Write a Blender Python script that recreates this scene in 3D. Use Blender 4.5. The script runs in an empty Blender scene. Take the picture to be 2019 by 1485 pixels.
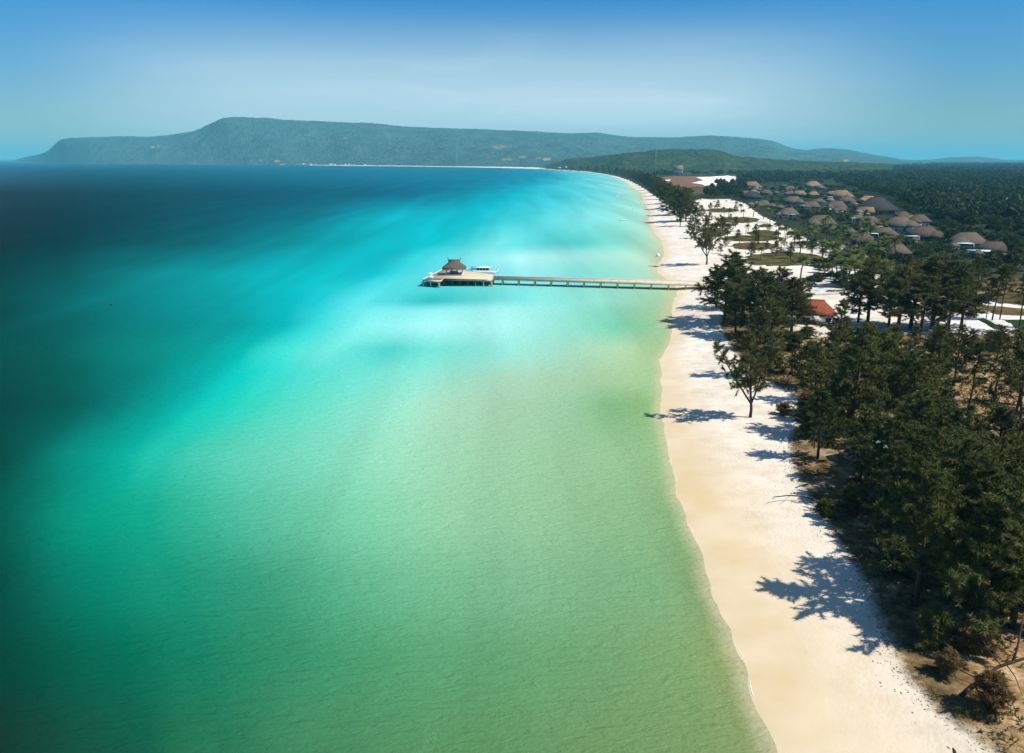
import bpy, math, random
import numpy as np
from mathutils import Vector
R = math.radians
scene = bpy.context.scene
C = scene.collection

# ---------------------------------------------------------------- camera
PITCH = 14.607
F, CX, CY, CAMZ = 1650.0, 1009.5, 742.5, 50.0
cam_data = bpy.data.cameras.new('camera')
cam_data.sensor_width = 36.0
cam_data.lens = 36.0 * F / 2019.0
cam_data.clip_start = 0.5
cam_data.clip_end = 200000.0
cam = bpy.data.objects.new('camera', cam_data)
C.objects.link(cam)
cam.location = (0, 0, CAMZ)
cam.rotation_euler = (R(90 - PITCH), 0, 0)
scene.camera = cam

# ---------------------------------------------------------------- sun, sky, exposure
SUN_EL = 50.5
sun_dir = Vector((1.0, -0.30, 0)).normalized() * math.cos(R(SUN_EL)) + Vector((0, 0, math.sin(R(SUN_EL))))
SUN_AZ = math.atan2(sun_dir.x, sun_dir.y)
sd = bpy.data.lights.new('sun', 'SUN')
sd.energy = 4.6
sd.angle = R(0.5)
sd.color = (1.0, 0.95, 0.87)
so = bpy.data.objects.new('sun', sd)
C.objects.link(so)
so.rotation_euler = sun_dir.to_track_quat('Z', 'Y').to_euler()
so.location = (200, -100, 300)

world = bpy.data.worlds.new('World')
scene.world = world
world.use_nodes = True
wn, wl = world.node_tree.nodes, world.node_tree.links
wn.clear()


def wnode(kind, **kw):
    n = wn.new(kind)
    for k, v in kw.items():
        setattr(n, k, v)
    return n


w_out = wnode('ShaderNodeOutputWorld')
w_bg = wnode('ShaderNodeBackground')
sky = wnode('ShaderNodeTexSky', sky_type='NISHITA')
sky.sun_disc = False
sky.sun_elevation = R(SUN_EL)
sky.sun_rotation = SUN_AZ
sky.altitude = 0.0
sky.air_density = 1.0
sky.dust_density = 0.3
sky.ozone_density = 2.5
w_bg.inputs['Strength'].default_value = 0.10
# richer blue of the photograph's clear air, and thin cirrus streaks
w_hsv = wnode('ShaderNodeHueSaturation')
w_hsv.inputs['Saturation'].default_value = 1.0
w_hsv.inputs['Hue'].default_value = 0.5
wl.new(sky.outputs[0], w_hsv.inputs['Color'])
w_tc = wnode('ShaderNodeTexCoord')
w_map = wnode('ShaderNodeMapping')
w_map.inputs['Rotation'].default_value = (0, R(-9), 0)
w_map.inputs['Scale'].default_value = (3.0, 3.0, 26.0)
wl.new(w_tc.outputs['Generated'], w_map.inputs['Vector'])
w_noise = wnode('ShaderNodeTexNoise')
w_noise.inputs['Scale'].default_value = 1.0
w_noise.inputs['Detail'].default_value = 6.0
w_noise.inputs['Distortion'].default_value = 0.6
wl.new(w_map.outputs[0], w_noise.inputs['Vector'])
w_ramp = wnode('ShaderNodeMapRange')
w_ramp.inputs['From Min'].default_value = 0.42
w_ramp.inputs['From Max'].default_value = 0.85
w_ramp.interpolation_type = 'SMOOTHSTEP'
wl.new(w_noise.outputs['Fac'], w_ramp.inputs['Value'])


def dir_mask(direction, lo, hi):
    d = wnode('ShaderNodeVectorMath', operation='DOT_PRODUCT')
    nrm = wnode('ShaderNodeVectorMath', operation='NORMALIZE')
    wl.new(w_tc.outputs['Generated'], nrm.inputs[0])
    wl.new(nrm.outputs[0], d.inputs[0])
    d.inputs[1].default_value = Vector(direction).normalized()
    m = wnode('ShaderNodeMapRange')
    m.interpolation_type = 'SMOOTHERSTEP'
    m.inputs['From Min'].default_value = lo
    m.inputs['From Max'].default_value = hi
    wl.new(d.outputs['Value'], m.inputs['Value'])
    return m


m1 = dir_mask((-0.03, 1.0, 0.06), 0.865, 0.995)       # the pale hazy veil over the middle of the bay
w_sep = wnode('ShaderNodeSeparateXYZ'); wl.new(w_tc.outputs['Generated'], w_sep.inputs[0])
w_low = wnode('ShaderNodeMapRange'); w_low.interpolation_type = 'SMOOTHSTEP'
w_low.inputs['From Min'].default_value = 0.172; w_low.inputs['From Max'].default_value = 0.055
wl.new(w_sep.outputs['Z'], w_low.inputs['Value'])
w_mul = wnode('ShaderNodeMath', operation='MULTIPLY_ADD')
wl.new(w_ramp.outputs[0], w_mul.inputs[0])
w_mul.inputs[1].default_value = 0.36
w_mul.inputs[2].default_value = 0.82
w_mul3 = wnode('ShaderNodeMath', operation='MULTIPLY')
wl.new(w_low.outputs[0], w_mul3.inputs[0]); wl.new(m1.outputs[0], w_mul3.inputs[1])
w_mul2 = wnode('ShaderNodeMath', operation='MULTIPLY'); w_mul2.use_clamp = True
wl.new(w_mul.outputs[0], w_mul2.inputs[0]); wl.new(w_mul3.outputs[0], w_mul2.inputs[1])
w_mix = wnode('ShaderNodeMix', data_type='RGBA')
wl.new(w_mul2.outputs[0], w_mix.inputs['Factor'])
# clear tropical air: deeper blue overhead, paler towards the horizon
w_el = wnode('ShaderNodeMapRange'); w_el.inputs['From Min'].default_value = 0.0; w_el.inputs['From Max'].default_value = 0.22
wl.new(w_sep.outputs['Z'], w_el.inputs['Value'])
w_tint = wnode('ShaderNodeMix', data_type='RGBA')
w_tint.inputs['A'].default_value = (0.42, 0.53, 0.57, 1)
w_tint.inputs['B'].default_value = (0.010, 0.42, 0.86, 1)
wl.new(w_el.outputs[0], w_tint.inputs['Factor'])
w_mult = wnode('ShaderNodeMix', data_type='RGBA', blend_type='MULTIPLY')
w_mult.inputs['Factor'].default_value = 1.0
w_hi = wnode('ShaderNodeMapRange'); w_hi.inputs['From Min'].default_value = 0.26; w_hi.inputs['From Max'].default_value = 0.55
wl.new(w_sep.outputs['Z'], w_hi.inputs['Value'])
w_tint2 = wnode('ShaderNodeMix', data_type='RGBA')      # upper sky out of view, brightened as added fill for the shadows
wl.new(w_hi.outputs[0], w_tint2.inputs['Factor']); wl.new(w_tint.outputs['Result'], w_tint2.inputs['A'])
w_tint2.inputs['B'].default_value = (0.62, 0.82, 1.0, 1)
wl.new(w_hsv.outputs[0], w_mult.inputs['A']); wl.new(w_tint2.outputs['Result'], w_mult.inputs['B'])
wl.new(w_mult.outputs['Result'], w_mix.inputs['A'])
w_mix.inputs['B'].default_value = (4.5, 5.7, 6.4, 1)
wl.new(w_mix.outputs['Result'], w_bg.inputs['Color'])
wl.new(w_bg.outputs[0], w_out.inputs['Surface'])

scene.view_settings.view_transform = 'Standard'
scene.view_settings.look = 'None'
scene.view_settings.gamma = 1.0
scene.view_settings.use_curve_mapping = False
scene.view_settings.exposure = 0.5
scene.render.engine = 'CYCLES'
cy = scene.cycles
cy.use_denoising = True
cy.max_bounces = 5
cy.diffuse_bounces = 2
cy.glossy_bounces = 2
cy.transmission_bounces = 2
cy.transparent_max_bounces = 6
cy.volume_bounces = 0
cy.caustics_reflective = False
cy.caustics_refractive = False
cy.sample_clamp_indirect = 4.0

# ---------------------------------------------------------------- helpers: photo survey <-> ground
SP, CP = math.sin(R(PITCH)), math.cos(R(PITCH))


def at(px, py, z=0.0):
    """point at height z seen at photo pixel (px, py)"""
    px = np.asarray(px, float); py = np.asarray(py, float)
    u = (px - CX) / F; v = (CY - py) / F
    dy = CP + v * SP; dz = -SP + v * CP
    t = (z - CAMZ) / dz
    return u * t, dy * t


def to_px(x, y, z):
    zz = z - CAMZ
    fw = y * CP - zz * SP
    return CX + F * x / fw, CY - F * (y * SP + zz * CP) / fw


def top_z(Y, py):
    """height at depth Y that shows at pixel row py"""
    v = (CY - py) / F
    return CAMZ + (v * Y * CP - Y * SP) / (CP + v * SP)


def srgb(r, g, b):
    c = np.array([r, g, b], float) / 255.0
    return np.where(c <= 0.04045, c / 12.92, ((c + 0.055) / 1.055) ** 2.4)


def hash2(ix, iy, seed):
    n = (ix.astype(np.int64) * 374761393 + iy.astype(np.int64) * 668265263 + seed * 974711) & 0xFFFFFFFF
    n = ((n ^ (n >> 13)) * 1274126177) & 0xFFFFFFFF
    n = n ^ (n >> 16)
    return (n & 0xFFFF) / 65535.0


def vnoise(x, y, seed=0):
    ix = np.floor(x); iy = np.floor(y)
    fx = x - ix; fy = y - iy
    fx = fx * fx * (3 - 2 * fx); fy = fy * fy * (3 - 2 * fy)
    a = hash2(ix, iy, seed); b = hash2(ix + 1, iy, seed)
    c = hash2(ix, iy + 1, seed); d = hash2(ix + 1, iy + 1, seed)
    return (a * (1 - fx) + b * fx) * (1 - fy) + (c * (1 - fx) + d * fx) * fy


def fbm(x, y, oct=4, seed=0):
    s = 0.0; a = 0.5; t = 0.0
    for k in range(oct):
        s = s + a * vnoise(x, y, seed + 17 * k); t += a
        x = x * 2.03 + 3.1; y = y * 2.03 - 1.7; a *= 0.5
    return s / t


def sstep(a, b, x):
    t = np.clip((x - a) / (b - a), 0, 1)
    return t * t * (3 - 2 * t)


def mesh_np(name, V, faces, mat=None, attrs=None, smooth=False, col=None, midx=None, mats=None):
    """faces: (n,k) int array, or list of such arrays"""
    me = bpy.data.meshes.new(name)
    V = np.asarray(V, np.float32)
    if not isinstance(faces, (list, tuple)):
        faces = [faces]
    faces = [np.asarray(f, np.int32) for f in faces if len(f)]
    me.vertices.add(len(V)); me.vertices.foreach_set('co', V.ravel())
    nl = sum(f.size for f in faces); npoly = sum(len(f) for f in faces)
    me.loops.add(nl); me.loops.foreach_set('vertex_index', np.concatenate([f.ravel() for f in faces]))
    tot = np.concatenate([np.full(len(f), f.shape[1], np.int32) for f in faces])
    st = np.concatenate([[0], np.cumsum(tot)[:-1]]).astype(np.int32)
    me.polygons.add(npoly)
    me.polygons.foreach_set('loop_start', st)
    if smooth:
        me.polygons.foreach_set('use_smooth', np.ones(npoly, bool))
    for m in (mats or ([mat] if mat else [])):
        me.materials.append(m)
    if midx is not None:
        me.polygons.foreach_set('material_index', np.asarray(midx, np.int32))
    me.update(calc_edges=True)
    for k, v in (attrs or {}).items():
        a = me.attributes.new(k, 'FLOAT', 'POINT'); a.data.foreach_set('value', np.asarray(v, np.float32).ravel())
    if col is not None:
        a = me.attributes.new('tone', 'FLOAT_COLOR', 'POINT')
        cc = np.ones((len(V), 4), np.float32); cc[:, :3] = col
        a.data.foreach_set('color', cc.ravel())
    return me


def put(name, me, parent=None, loc=None, rz=0.0):
    o = bpy.data.objects.new(name, me)
    C.objects.link(o)
    if loc is not None:
        o.location = loc
    if rz:
        o.rotation_euler = (0, 0, rz)
    if parent is not None:
        o.parent = parent
    return o


def tag(o, label=None, cat=None, group=None, kind=None):
    if label: o['label'] = label
    if cat: o['category'] = cat
    if group: o['group'] = group
    if kind: o['kind'] = kind
    return o


def thing(name, label, cat, loc=(0, 0, 0), rz=0.0, group=None):
    o = bpy.data.objects.new(name, None)
    o.empty_display_size = 0.5
    C.objects.link(o); o.location = loc; o.rotation_euler = (0, 0, rz)
    return tag(o, label, cat, group)


def copy_tree(o, parent=None):
    c = o.copy(); C.objects.link(c)
    if parent is not None:
        c.parent = parent
    for ch in list(o.children):
        copy_tree(ch, c)
    return c


class MB:
    """collects boxes, tubes, lofts into one mesh"""
    def __init__(s):
        s.V = []; s.F = {3: [], 4: []}; s.n = 0

    def add(s, V, F):
        V = np.asarray(V, float)
        s.V.append(V)
        for f in F:
            if len(f) in (3, 4):
                s.F[len(f)].append([i + s.n for i in f])
            else:
                for k in range(1, len(f) - 1):
                    s.F[3].append([f[0] + s.n, f[k] + s.n, f[k + 1] + s.n])
        s.n += len(V)
        return s

    def box(s, x0, x1, y0, y1, z0, z1):
        V = [(x0, y0, z0), (x1, y0, z0), (x1, y1, z0), (x0, y1, z0), (x0, y0, z1), (x1, y0, z1), (x1, y1, z1), (x0, y1, z1)]
        return s.add(V, [(3, 2, 1, 0), (4, 5, 6, 7), (0, 1, 5, 4), (1, 2, 6, 5), (2, 3, 7, 6), (3, 0, 4, 7)])

    def prism(s, pts, z0, z1):
        n = len(pts)
        V = [(x, y, z0) for x, y in pts] + [(x, y, z1) for x, y in pts]
        F = [tuple(range(n - 1, -1, -1)), tuple(range(n, 2 * n))]
        F += [(i, (i + 1) % n, n + (i + 1) % n, n + i) for i in range(n)]
        return s.add(V, F)

    def tube(s, P, r, n=6, cap=True):
        P = np.asarray(P, float); m = len(P)
        r = np.broadcast_to(np.asarray(r, float), (m,))
        T = np.gradient(P, axis=0)
        T /= np.linalg.norm(T, axis=1)[:, None] + 1e-9
        ref = np.array([0.0, 1, 0]) if abs(T[0, 1]) < 0.8 else np.array([1.0, 0, 0])
        A = np.cross(T, ref); A /= np.linalg.norm(A, axis=1)[:, None] + 1e-9
        B = np.cross(T, A)
        ang = np.arange(n) * 2 * math.pi / n
        V = (P[:, None] + r[:, None, None] * (A[:, None] * np.cos(ang)[None, :, None] + B[:, None] * np.sin(ang)[None, :, None])).reshape(-1, 3)
        F = [(i * n + j, i * n + (j + 1) % n, (i + 1) * n + (j + 1) % n, (i + 1) * n + j) for i in range(m - 1) for j in range(n)]
        if cap:
            F += [tuple(range(n - 1, -1, -1)), tuple((m - 1) * n + j for j in range(n))]
        return s.add(V, F)

    def build(s, name, mat, parent=None, loc=None, rz=0.0, smooth=False):
        return put(name, s.mesh(name, mat, smooth), parent, loc, rz)

    def mesh(s, name, mat, smooth=False):
        return mesh_np(name, np.concatenate(s.V), [np.array(s.F[k]) for k in (3, 4) if s.F[k]], mat, smooth=smooth)


# ---------------------------------------------------------------- materials
def new_mat(name):
    m = bpy.data.materials.new(name); m.use_nodes = True
    nt = m.node_tree
    b = nt.nodes.get('Principled BSDF')
    return m, nt.nodes, nt.links, b


def simple(name, color, rough=0.7, var=0.25, scale=1.5, spec=0.3, bump=0.0, bscale=6.0, stretch=(1, 1, 1), metal=0.0):
    m, n, l, b = new_mat(name)
    tc = n.new('ShaderNodeTexCoord'); mp = n.new('ShaderNodeMapping')
    mp.inputs['Scale'].default_value = stretch
    l.new(tc.outputs['Object'], mp.inputs['Vector'])
    t = n.new('ShaderNodeTexNoise'); t.inputs['Scale'].default_value = scale; t.inputs['Detail'].default_value = 5
    l.new(mp.outputs[0], t.inputs['Vector'])
    mr = n.new('ShaderNodeMapRange')
    mr.inputs['From Min'].default_value = 0.3; mr.inputs['From Max'].default_value = 0.7
    mr.inputs['To Min'].default_value = 1 - var; mr.inputs['To Max'].default_value = 1 + var
    l.new(t.outputs['Fac'], mr.inputs['Value'])
    mx = n.new('ShaderNodeMix'); mx.data_type = 'RGBA'; mx.blend_type = 'MULTIPLY'; mx.inputs['Factor'].default_value = 1
    mx.inputs['A'].default_value = (*color, 1)
    l.new(mr.outputs[0], mx.inputs['B'])
    l.new(mx.outputs['Result'], b.inputs['Base Color'])
    b.inputs['Roughness'].default_value = rough
    b.inputs['Specular IOR Level'].default_value = spec
    b.inputs['Metallic'].default_value = metal
    if bump:
        t2 = n.new('ShaderNodeTexNoise'); t2.inputs['Scale'].default_value = bscale; t2.inputs['Detail'].default_value = 4
        l.new(mp.outputs[0], t2.inputs['Vector'])
        bp = n.new('ShaderNodeBump'); bp.inputs['Strength'].default_value = bump; bp.inputs['Distance'].default_value = 0.3
        l.new(t2.outputs['Fac'], bp.inputs['Height']); l.new(bp.outputs[0], b.inputs['Normal'])
    return m


def leaf_mat(name, c1, c2, c3, trans=0.25, nscale=0.55, isl=0.45):
    """foliage: each leaf tuft its own shade, each tree its own tint"""
    m, n, l, b = new_mat(name)
    geo = n.new('ShaderNodeNewGeometry'); oi = n.new('ShaderNodeObjectInfo')
    tc = n.new('ShaderNodeTexCoord')
    ns = n.new('ShaderNodeTexNoise'); ns.inputs['Scale'].default_value = nscale; ns.inputs['Detail'].default_value = 3
    l.new(tc.outputs['Object'], ns.inputs['Vector'])
    add = n.new('ShaderNodeMath'); add.operation = 'MULTIPLY_ADD'
    l.new(geo.outputs['Random Per Island'], add.inputs[0]); add.inputs[1].default_value = isl
    l.new(ns.outputs['Fac'], add.inputs[2])
    ad2 = n.new('ShaderNodeMath'); ad2.operation = 'MULTIPLY_ADD'
    l.new(oi.outputs['Random'], ad2.inputs[0]); ad2.inputs[1].default_value = 0.40
    l.new(add.outputs[0], ad2.inputs[2])
    rp = n.new('ShaderNodeValToRGB')
    e = rp.color_ramp.elements
    e[0].position = 0.45; e[0].color = (*c1, 1)
    e[1].position = 1.15 if False else 1.0; e[1].color = (*c3, 1)
    k = e.new(0.78); k.color = (*c2, 1)
    l.new(ad2.outputs[0], rp.inputs['Fac'])
    l.new(rp.outputs[0], b.inputs['Base Color'])
    b.inputs['Roughness'].default_value = 0.75
    b.inputs['Specular IOR Level'].default_value = 0.15
    tr = n.new('ShaderNodeBsdfTranslucent'); l.new(rp.outputs[0], tr.inputs['Color'])
    mx = n.new('ShaderNodeMixShader'); mx.inputs[0].default_value = trans
    l.new(b.outputs[0], mx.inputs[1]); l.new(tr.outputs[0], mx.inputs[2])
    l.new(mx.outputs[0], n['Material Output'].inputs['Surface'])
    return m


M = {}
M['needle'] = leaf_mat('needle', (0.016, 0.030, 0.008), (0.046, 0.064, 0.015), (0.125, 0.135, 0.032))
M['needle_olive'] = leaf_mat('needle_olive', (0.028, 0.034, 0.010), (0.070, 0.074, 0.020), (0.15, 0.135, 0.042))
M['needle_brown'] = leaf_mat('needle_brown', (0.075, 0.050, 0.016), (0.15, 0.095, 0.03), (0.24, 0.16, 0.06))
M['broadleaf'] = leaf_mat('broadleaf', (0.010, 0.026, 0.010), (0.024, 0.046, 0.016), (0.060, 0.085, 0.024))
M['palm_leaf'] = leaf_mat('palm_leaf', (0.018, 0.036, 0.010), (0.040, 0.064, 0.015), (0.12, 0.14, 0.03))
M['forest_leaf'] = leaf_mat('forest_leaf', (0.007, 0.020, 0.008), (0.024, 0.044, 0.014), (0.085, 0.090, 0.030), 0.2, 0.014, 0.34)
M['bark'] = simple('bark', (0.065, 0.05, 0.038), 0.9, 0.4, 2.0, 0.1, 0.4, 5, (1, 1, 0.3))
M['pale_bark'] = simple('pale_bark', (0.30, 0.27, 0.22), 0.9, 0.3, 2.0, 0.1)
M['palm_bark'] = simple('palm_bark', (0.16, 0.13, 0.10), 0.9, 0.3, 2.0, 0.1)
M['thatch'] = simple('thatch', (0.105, 0.085, 0.067), 0.95, 0.35, 2.2, 0.1, 0.25, 3, (1, 1, 2.5))
M['thatch_tan'] = simple('thatch_tan', (0.19, 0.135, 0.080), 0.95, 0.3, 2.2, 0.1, 0.25, 3, (1, 1, 2.5))
M['thatch_orange'] = simple('thatch_orange', (0.28, 0.17, 0.065), 0.95, 0.3, 2.2, 0.1, 0.25, 3, (1, 1, 2.5))
M['thatch_dark'] = simple('thatch_dark', (0.036, 0.036, 0.037), 0.95, 0.3, 2.2, 0.1, 0.25, 3, (1, 1, 2.5))
M['thatch_brown'] = simple('thatch_brown', (0.088, 0.066, 0.048), 0.95, 0.3, 2.2, 0.1, 0.25, 3, (1, 1, 2.5))
M['red_roof'] = simple('red_roof', (0.22, 0.055, 0.022), 0.8, 0.35, 2.5, 0.2, 0.4, 6)
M['dark_red_roof'] = simple('dark_red_roof', (0.13, 0.030, 0.016), 0.85, 0.3, 1.0, 0.2, 0.4, 6)
M['white_wall'] = simple('white_wall', (0.72, 0.72, 0.69), 0.8, 0.08, 0.8, 0.2)
M['grey_wall'] = simple('grey_wall', (0.36, 0.34, 0.30), 0.85, 0.2, 0.8, 0.2)
M['villa_wall'] = simple('villa_wall', (0.30, 0.26, 0.20), 0.85, 0.25, 0.6, 0.1)
M['white_paint'] = simple('white_paint', (0.82, 0.83, 0.83), 0.35, 0.04, 0.5, 0.5)
M['glass_dark'] = simple('glass_dark', (0.018, 0.035, 0.04), 0.1, 0.1, 0.5, 0.6)
M['roof_panel'] = simple('roof_panel', (0.52, 0.62, 0.70), 0.35, 0.12, 0.4, 0.5)
M['tin'] = simple('tin', (0.20, 0.22, 0.22), 0.6, 0.5, 0.8, 0.4)
M['rust'] = simple('rust', (0.16, 0.065, 0.025), 0.85, 0.5, 0.9, 0.2)
M['deck_wood'] = simple('deck_wood', (0.56, 0.42, 0.27), 0.85, 0.22, 0.9, 0.2, 0.0, 5, (0.25, 3.0, 1))
M['beam_wood'] = simple('beam_wood', (0.48, 0.45, 0.36), 0.85, 0.25, 0.8, 0.2, 0.0, 5, (0.4, 0.4, 2))
M['pile'] = simple('pile', (0.22, 0.185, 0.12), 0.9, 0.35, 1.2, 0.2)
M['hall_wood'] = simple('hall_wood', (0.10, 0.085, 0.07), 0.8, 0.3, 1.2, 0.2)
M['rope_white'] = simple('rope_white', (0.75, 0.74, 0.70), 0.7, 0.1)
M['rail_grey'] = simple('rail_grey', (0.52, 0.55, 0.55), 0.5, 0.1)
M['orange'] = simple('orange', (0.75, 0.15, 0.03), 0.6, 0.1)
M['earth'] = simple('earth', (0.50, 0.27, 0.12), 0.9, 0.3, 0.3, 0.1)
M['lawn'] = simple('lawn', (0.066, 0.060, 0.018), 0.95, 0.75, 0.22, 0.05, 0.6, 1.2)
M['lawn_green'] = simple('lawn_green', (0.016, 0.040, 0.010), 0.95, 0.4, 0.2, 0.05, 0.5, 3)
M['lawn_brown'] = simple('lawn_brown', (0.085, 0.058, 0.022), 0.95, 0.7, 0.2, 0.05, 0.6, 1.2)
M['dry_field'] = simple('dry_field', (0.17, 0.085, 0.045), 0.95, 0.3, 0.02, 0.05, 0.3, 1)
M['path_sand'] = simple('path_sand', (0.60, 0.58, 0.54), 0.95, 0.15, 0.3, 0.05)
M['white_sand'] = simple('white_sand', (0.82, 0.79, 0.75), 0.95, 0.08, 0.2, 0.05)
M['concrete_pole'] = simple('concrete_pole', (0.55, 0.55, 0.52), 0.8, 0.1)
M['foam'] = simple('foam', (0.84, 0.85, 0.83), 0.8, 0.08)
M['debris'] = simple('debris', (0.15, 0.10, 0.055), 0.9, 0.5)
M['skin'] = simple('skin', (0.35, 0.2, 0.13), 0.7, 0.1)
# ================================================================ SHORE SURVEY
SHORE_PX = [(1530, 1485), (1497, 1400), (1470, 1310), (1440, 1245), (1405, 1160), (1385, 1090), (1352, 1030), (1330, 960), (1312, 880), (1306, 840), (1304, 800), (1303, 740),
            (1302, 715), (1312, 690), (1323, 665), (1326, 635), (1324, 605), (1329, 590), (1338, 575), (1330, 562), (1312, 549), (1298, 537), (1294, 527), (1303, 514), (1308, 502), (1309, 490), (1304, 474),
            (1293, 462), (1284, 447), (1278, 434), (1281, 427), (1284, 419), (1275, 408), (1269, 398), (1267, 389), (1265, 382), (1258, 377), (1248, 371), (1236, 361), (1220, 352), (1200, 346),
            (1180, 342), (1155, 339), (1130, 337.2), (1090, 335), (1050, 333), (1000, 331.5), (950, 330.4), (900, 329.5), (800, 328), (700, 327), (630, 326.2), (500, 325),
            (300, 323.6), (200, 322.6), (100, 321), (55, 319.3), (24, 317.6)]
sp = np.array(SHORE_PX, float)
SX, SY = at(sp[:, 0], sp[:, 1], 0.0)
SH = np.stack([SX, SY], 1)
d0 = SH[0] - SH[1]
near = [SH[0] + d0 / np.linalg.norm(d0) * k for k in (60, 25)]
SH = np.concatenate([np.array([[75, -300.0]]), np.array(near), SH])
tip = SH[-1]
LANDPOLY = np.concatenate([SH, np.array([[tip[0] * 1.02 - 300, tip[1] + 900], [-6000, 26000], [0, 30000], [60000, 30000], [60000, -300]])])


def in_poly(x, y, P):
    c = np.zeros(x.shape, bool)
    j = len(P) - 1
    for i in range(len(P)):
        xi, yi = P[i]; xj, yj = P[j]
        if yi != yj:
            k = ((yi > y) != (yj > y)) & (x < (xj - xi) * (y - yi) / (yj - yi) + xi)
            c ^= k
        j = i
    return c


def line_dist(x, y, P):
    d = np.full(x.shape, 1e12)
    for i in range(len(P) - 1):
        ax, ay = P[i]; bx, by = P[i + 1]
        dx, dy = bx - ax, by - ay
        L = dx * dx + dy * dy
        t = np.clip(((x - ax) * dx + (y - ay) * dy) / L, 0, 1)
        d = np.minimum(d, (x - ax - t * dx) ** 2 + (y - ay - t * dy) ** 2)
    return np.sqrt(d)


def shore_sd(x, y):
    """metres inland of the waterline (negative over water)"""
    x = np.asarray(x, float); y = np.asarray(y, float)
    d = line_dist(x, y, SH)
    s = np.where(in_poly(x, y, LANDPOLY), d, -d)
    near_ = y < 2500
    wob = (fbm(x / 7.0, y / 7.0, 3, 5) - 0.5) * 1.6 * np.clip(1 - np.abs(s) / 12.0, 0, 1) * near_
    return s + wob


def land_z(x, y, sd=None):
    if sd is None:
        sd = shore_sd(x, y)
    z = np.where(sd < 0, np.maximum(sd * 0.10, -2.5), 1.7 * (1 - np.exp(-np.maximum(sd, 0) * 0.07)))
    z = z + np.where(sd > 8, (fbm(x / 9.0, y / 9.0, 3, 8) - 0.5) * 0.5 * np.clip((sd - 8) / 20, 0, 1), 0)
    return z


def ground(px, py, z0=1.7):
    """land point under photo pixel"""
    x, y = at(px, py, z0)
    z = land_z(np.array([x]), np.array([y]))[0]
    x, y = at(px, py, z)
    return float(x), float(y), float(land_z(np.array([x]), np.array([y]))[0])


def polyw(pts, z=1.7):
    p = np.array(pts, float)
    x, y = at(p[:, 0], p[:, 1], z)
    return np.stack([x, y], 1)


# ================================================================ GROUND SHEET
SAND_POLYS = [
    # beach up to the tree line, then the open sand of the resort
    [(1300, 1560), (2030, 1560), (1985, 1485), (1900, 1425), (1850, 1385), (1800, 1330), (1770, 1280), (1740, 1210), (1705, 1130), (1650, 1050), (1605, 985), (1575, 935), (1560, 895), (1560, 855),
     (1600, 800), (1560, 770), (1510, 745), (1470, 715), (1450, 690), (1430, 660), (1420, 630), (1440, 600), (1560, 590), (1580, 650), (1640, 650), (1720, 632), (1900, 640), (1910, 600), (1800, 592), (1700, 582), (1600, 578),
     (1590, 545), (1620, 520), (1610, 490), (1590, 470), (1560, 452), (1500, 425), (1470, 402), (1440, 393), (1380, 392), (1345, 408), (1330, 412), (1318, 400), (1300, 392), (1287, 383), (1275, 374),
     (1258, 364), (1240, 355), (1218, 347.5), (1190, 342), (1160, 338), (1130, 336), (1085, 333.6), (1000, 330.6), (900, 328.6), (640, 325.4), (630, 328), (900, 332), (1080, 338), (1150, 343), (1200, 370), (1220, 500), (1250, 700), (1270, 900)],
    [(1365, 349), (1452, 347), (1455, 353), (1440, 361), (1395, 370), (1362, 362)],
]
PALE_POLYS = [[(1590, 470), (1650, 480), (1740, 520), (1750, 560), (1690, 585), (1590, 580)], [(1560, 600), (1760, 600), (1840, 620), (1840, 660), (1560, 665)], [(1840, 630), (1960, 625), (1990, 660), (1830, 660)]]
TAN_POLYS = [[(1850, 700), (2050, 690), (2060, 860), (1930, 850), (1870, 800)], [(1540, 655), (1625, 655), (1640, 690), (1560, 690)], [(1500, 700), (1620, 695), (1640, 735), (1500, 720)],
             [(1860, 1120), (2060, 1150), (2060, 1500), (1990, 1480), (1880, 1290)], [(1690, 860), (1740, 860), (1750, 920), (1680, 920)], [(1700, 670), (1840, 680), (1830, 740), (1700, 720)]]
DARK_POLYS = []


def soft_poly(x, y, P, wpx, feather=0.06):
    """1 inside, noisy feathered edge"""
    ins = in_poly(x, y, P)
    d = line_dist(x, y, np.concatenate([P, P[:1]]))
    dist = np.hypot(x, y)
    w = np.maximum(dist * wpx / F * feather * 10, np.where(feather > .3, np.clip(6 - dist / 90.0, 1.5, 5.0), 0.6))
    return np.clip(0.5 + np.where(ins, d, -d) / w, 0, 1)


def fan(y0, y1, ny, u0, u1, nu):
    """tessellation of the ground: rows closer together near the shore we look at"""
    s = np.linspace(0, 1, ny)
    inv = 1 / y1 + (1 / y0 - 1 / y1) * (1 - s) ** 2
    rows = 1 / inv
    us = np.linspace(u0, u1, nu)
    U, Y = np.meshgrid(us, rows)
    X = U * (Y + 25)
    idx = np.arange(ny * nu).reshape(ny, nu)
    Fq = np.stack([idx[:-1, :-1], idx[:-1, 1:], idx[1:, 1:], idx[1:, :-1]], -1).reshape(-1, 4)
    return X.ravel(), Y.ravel(), Fq


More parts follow.
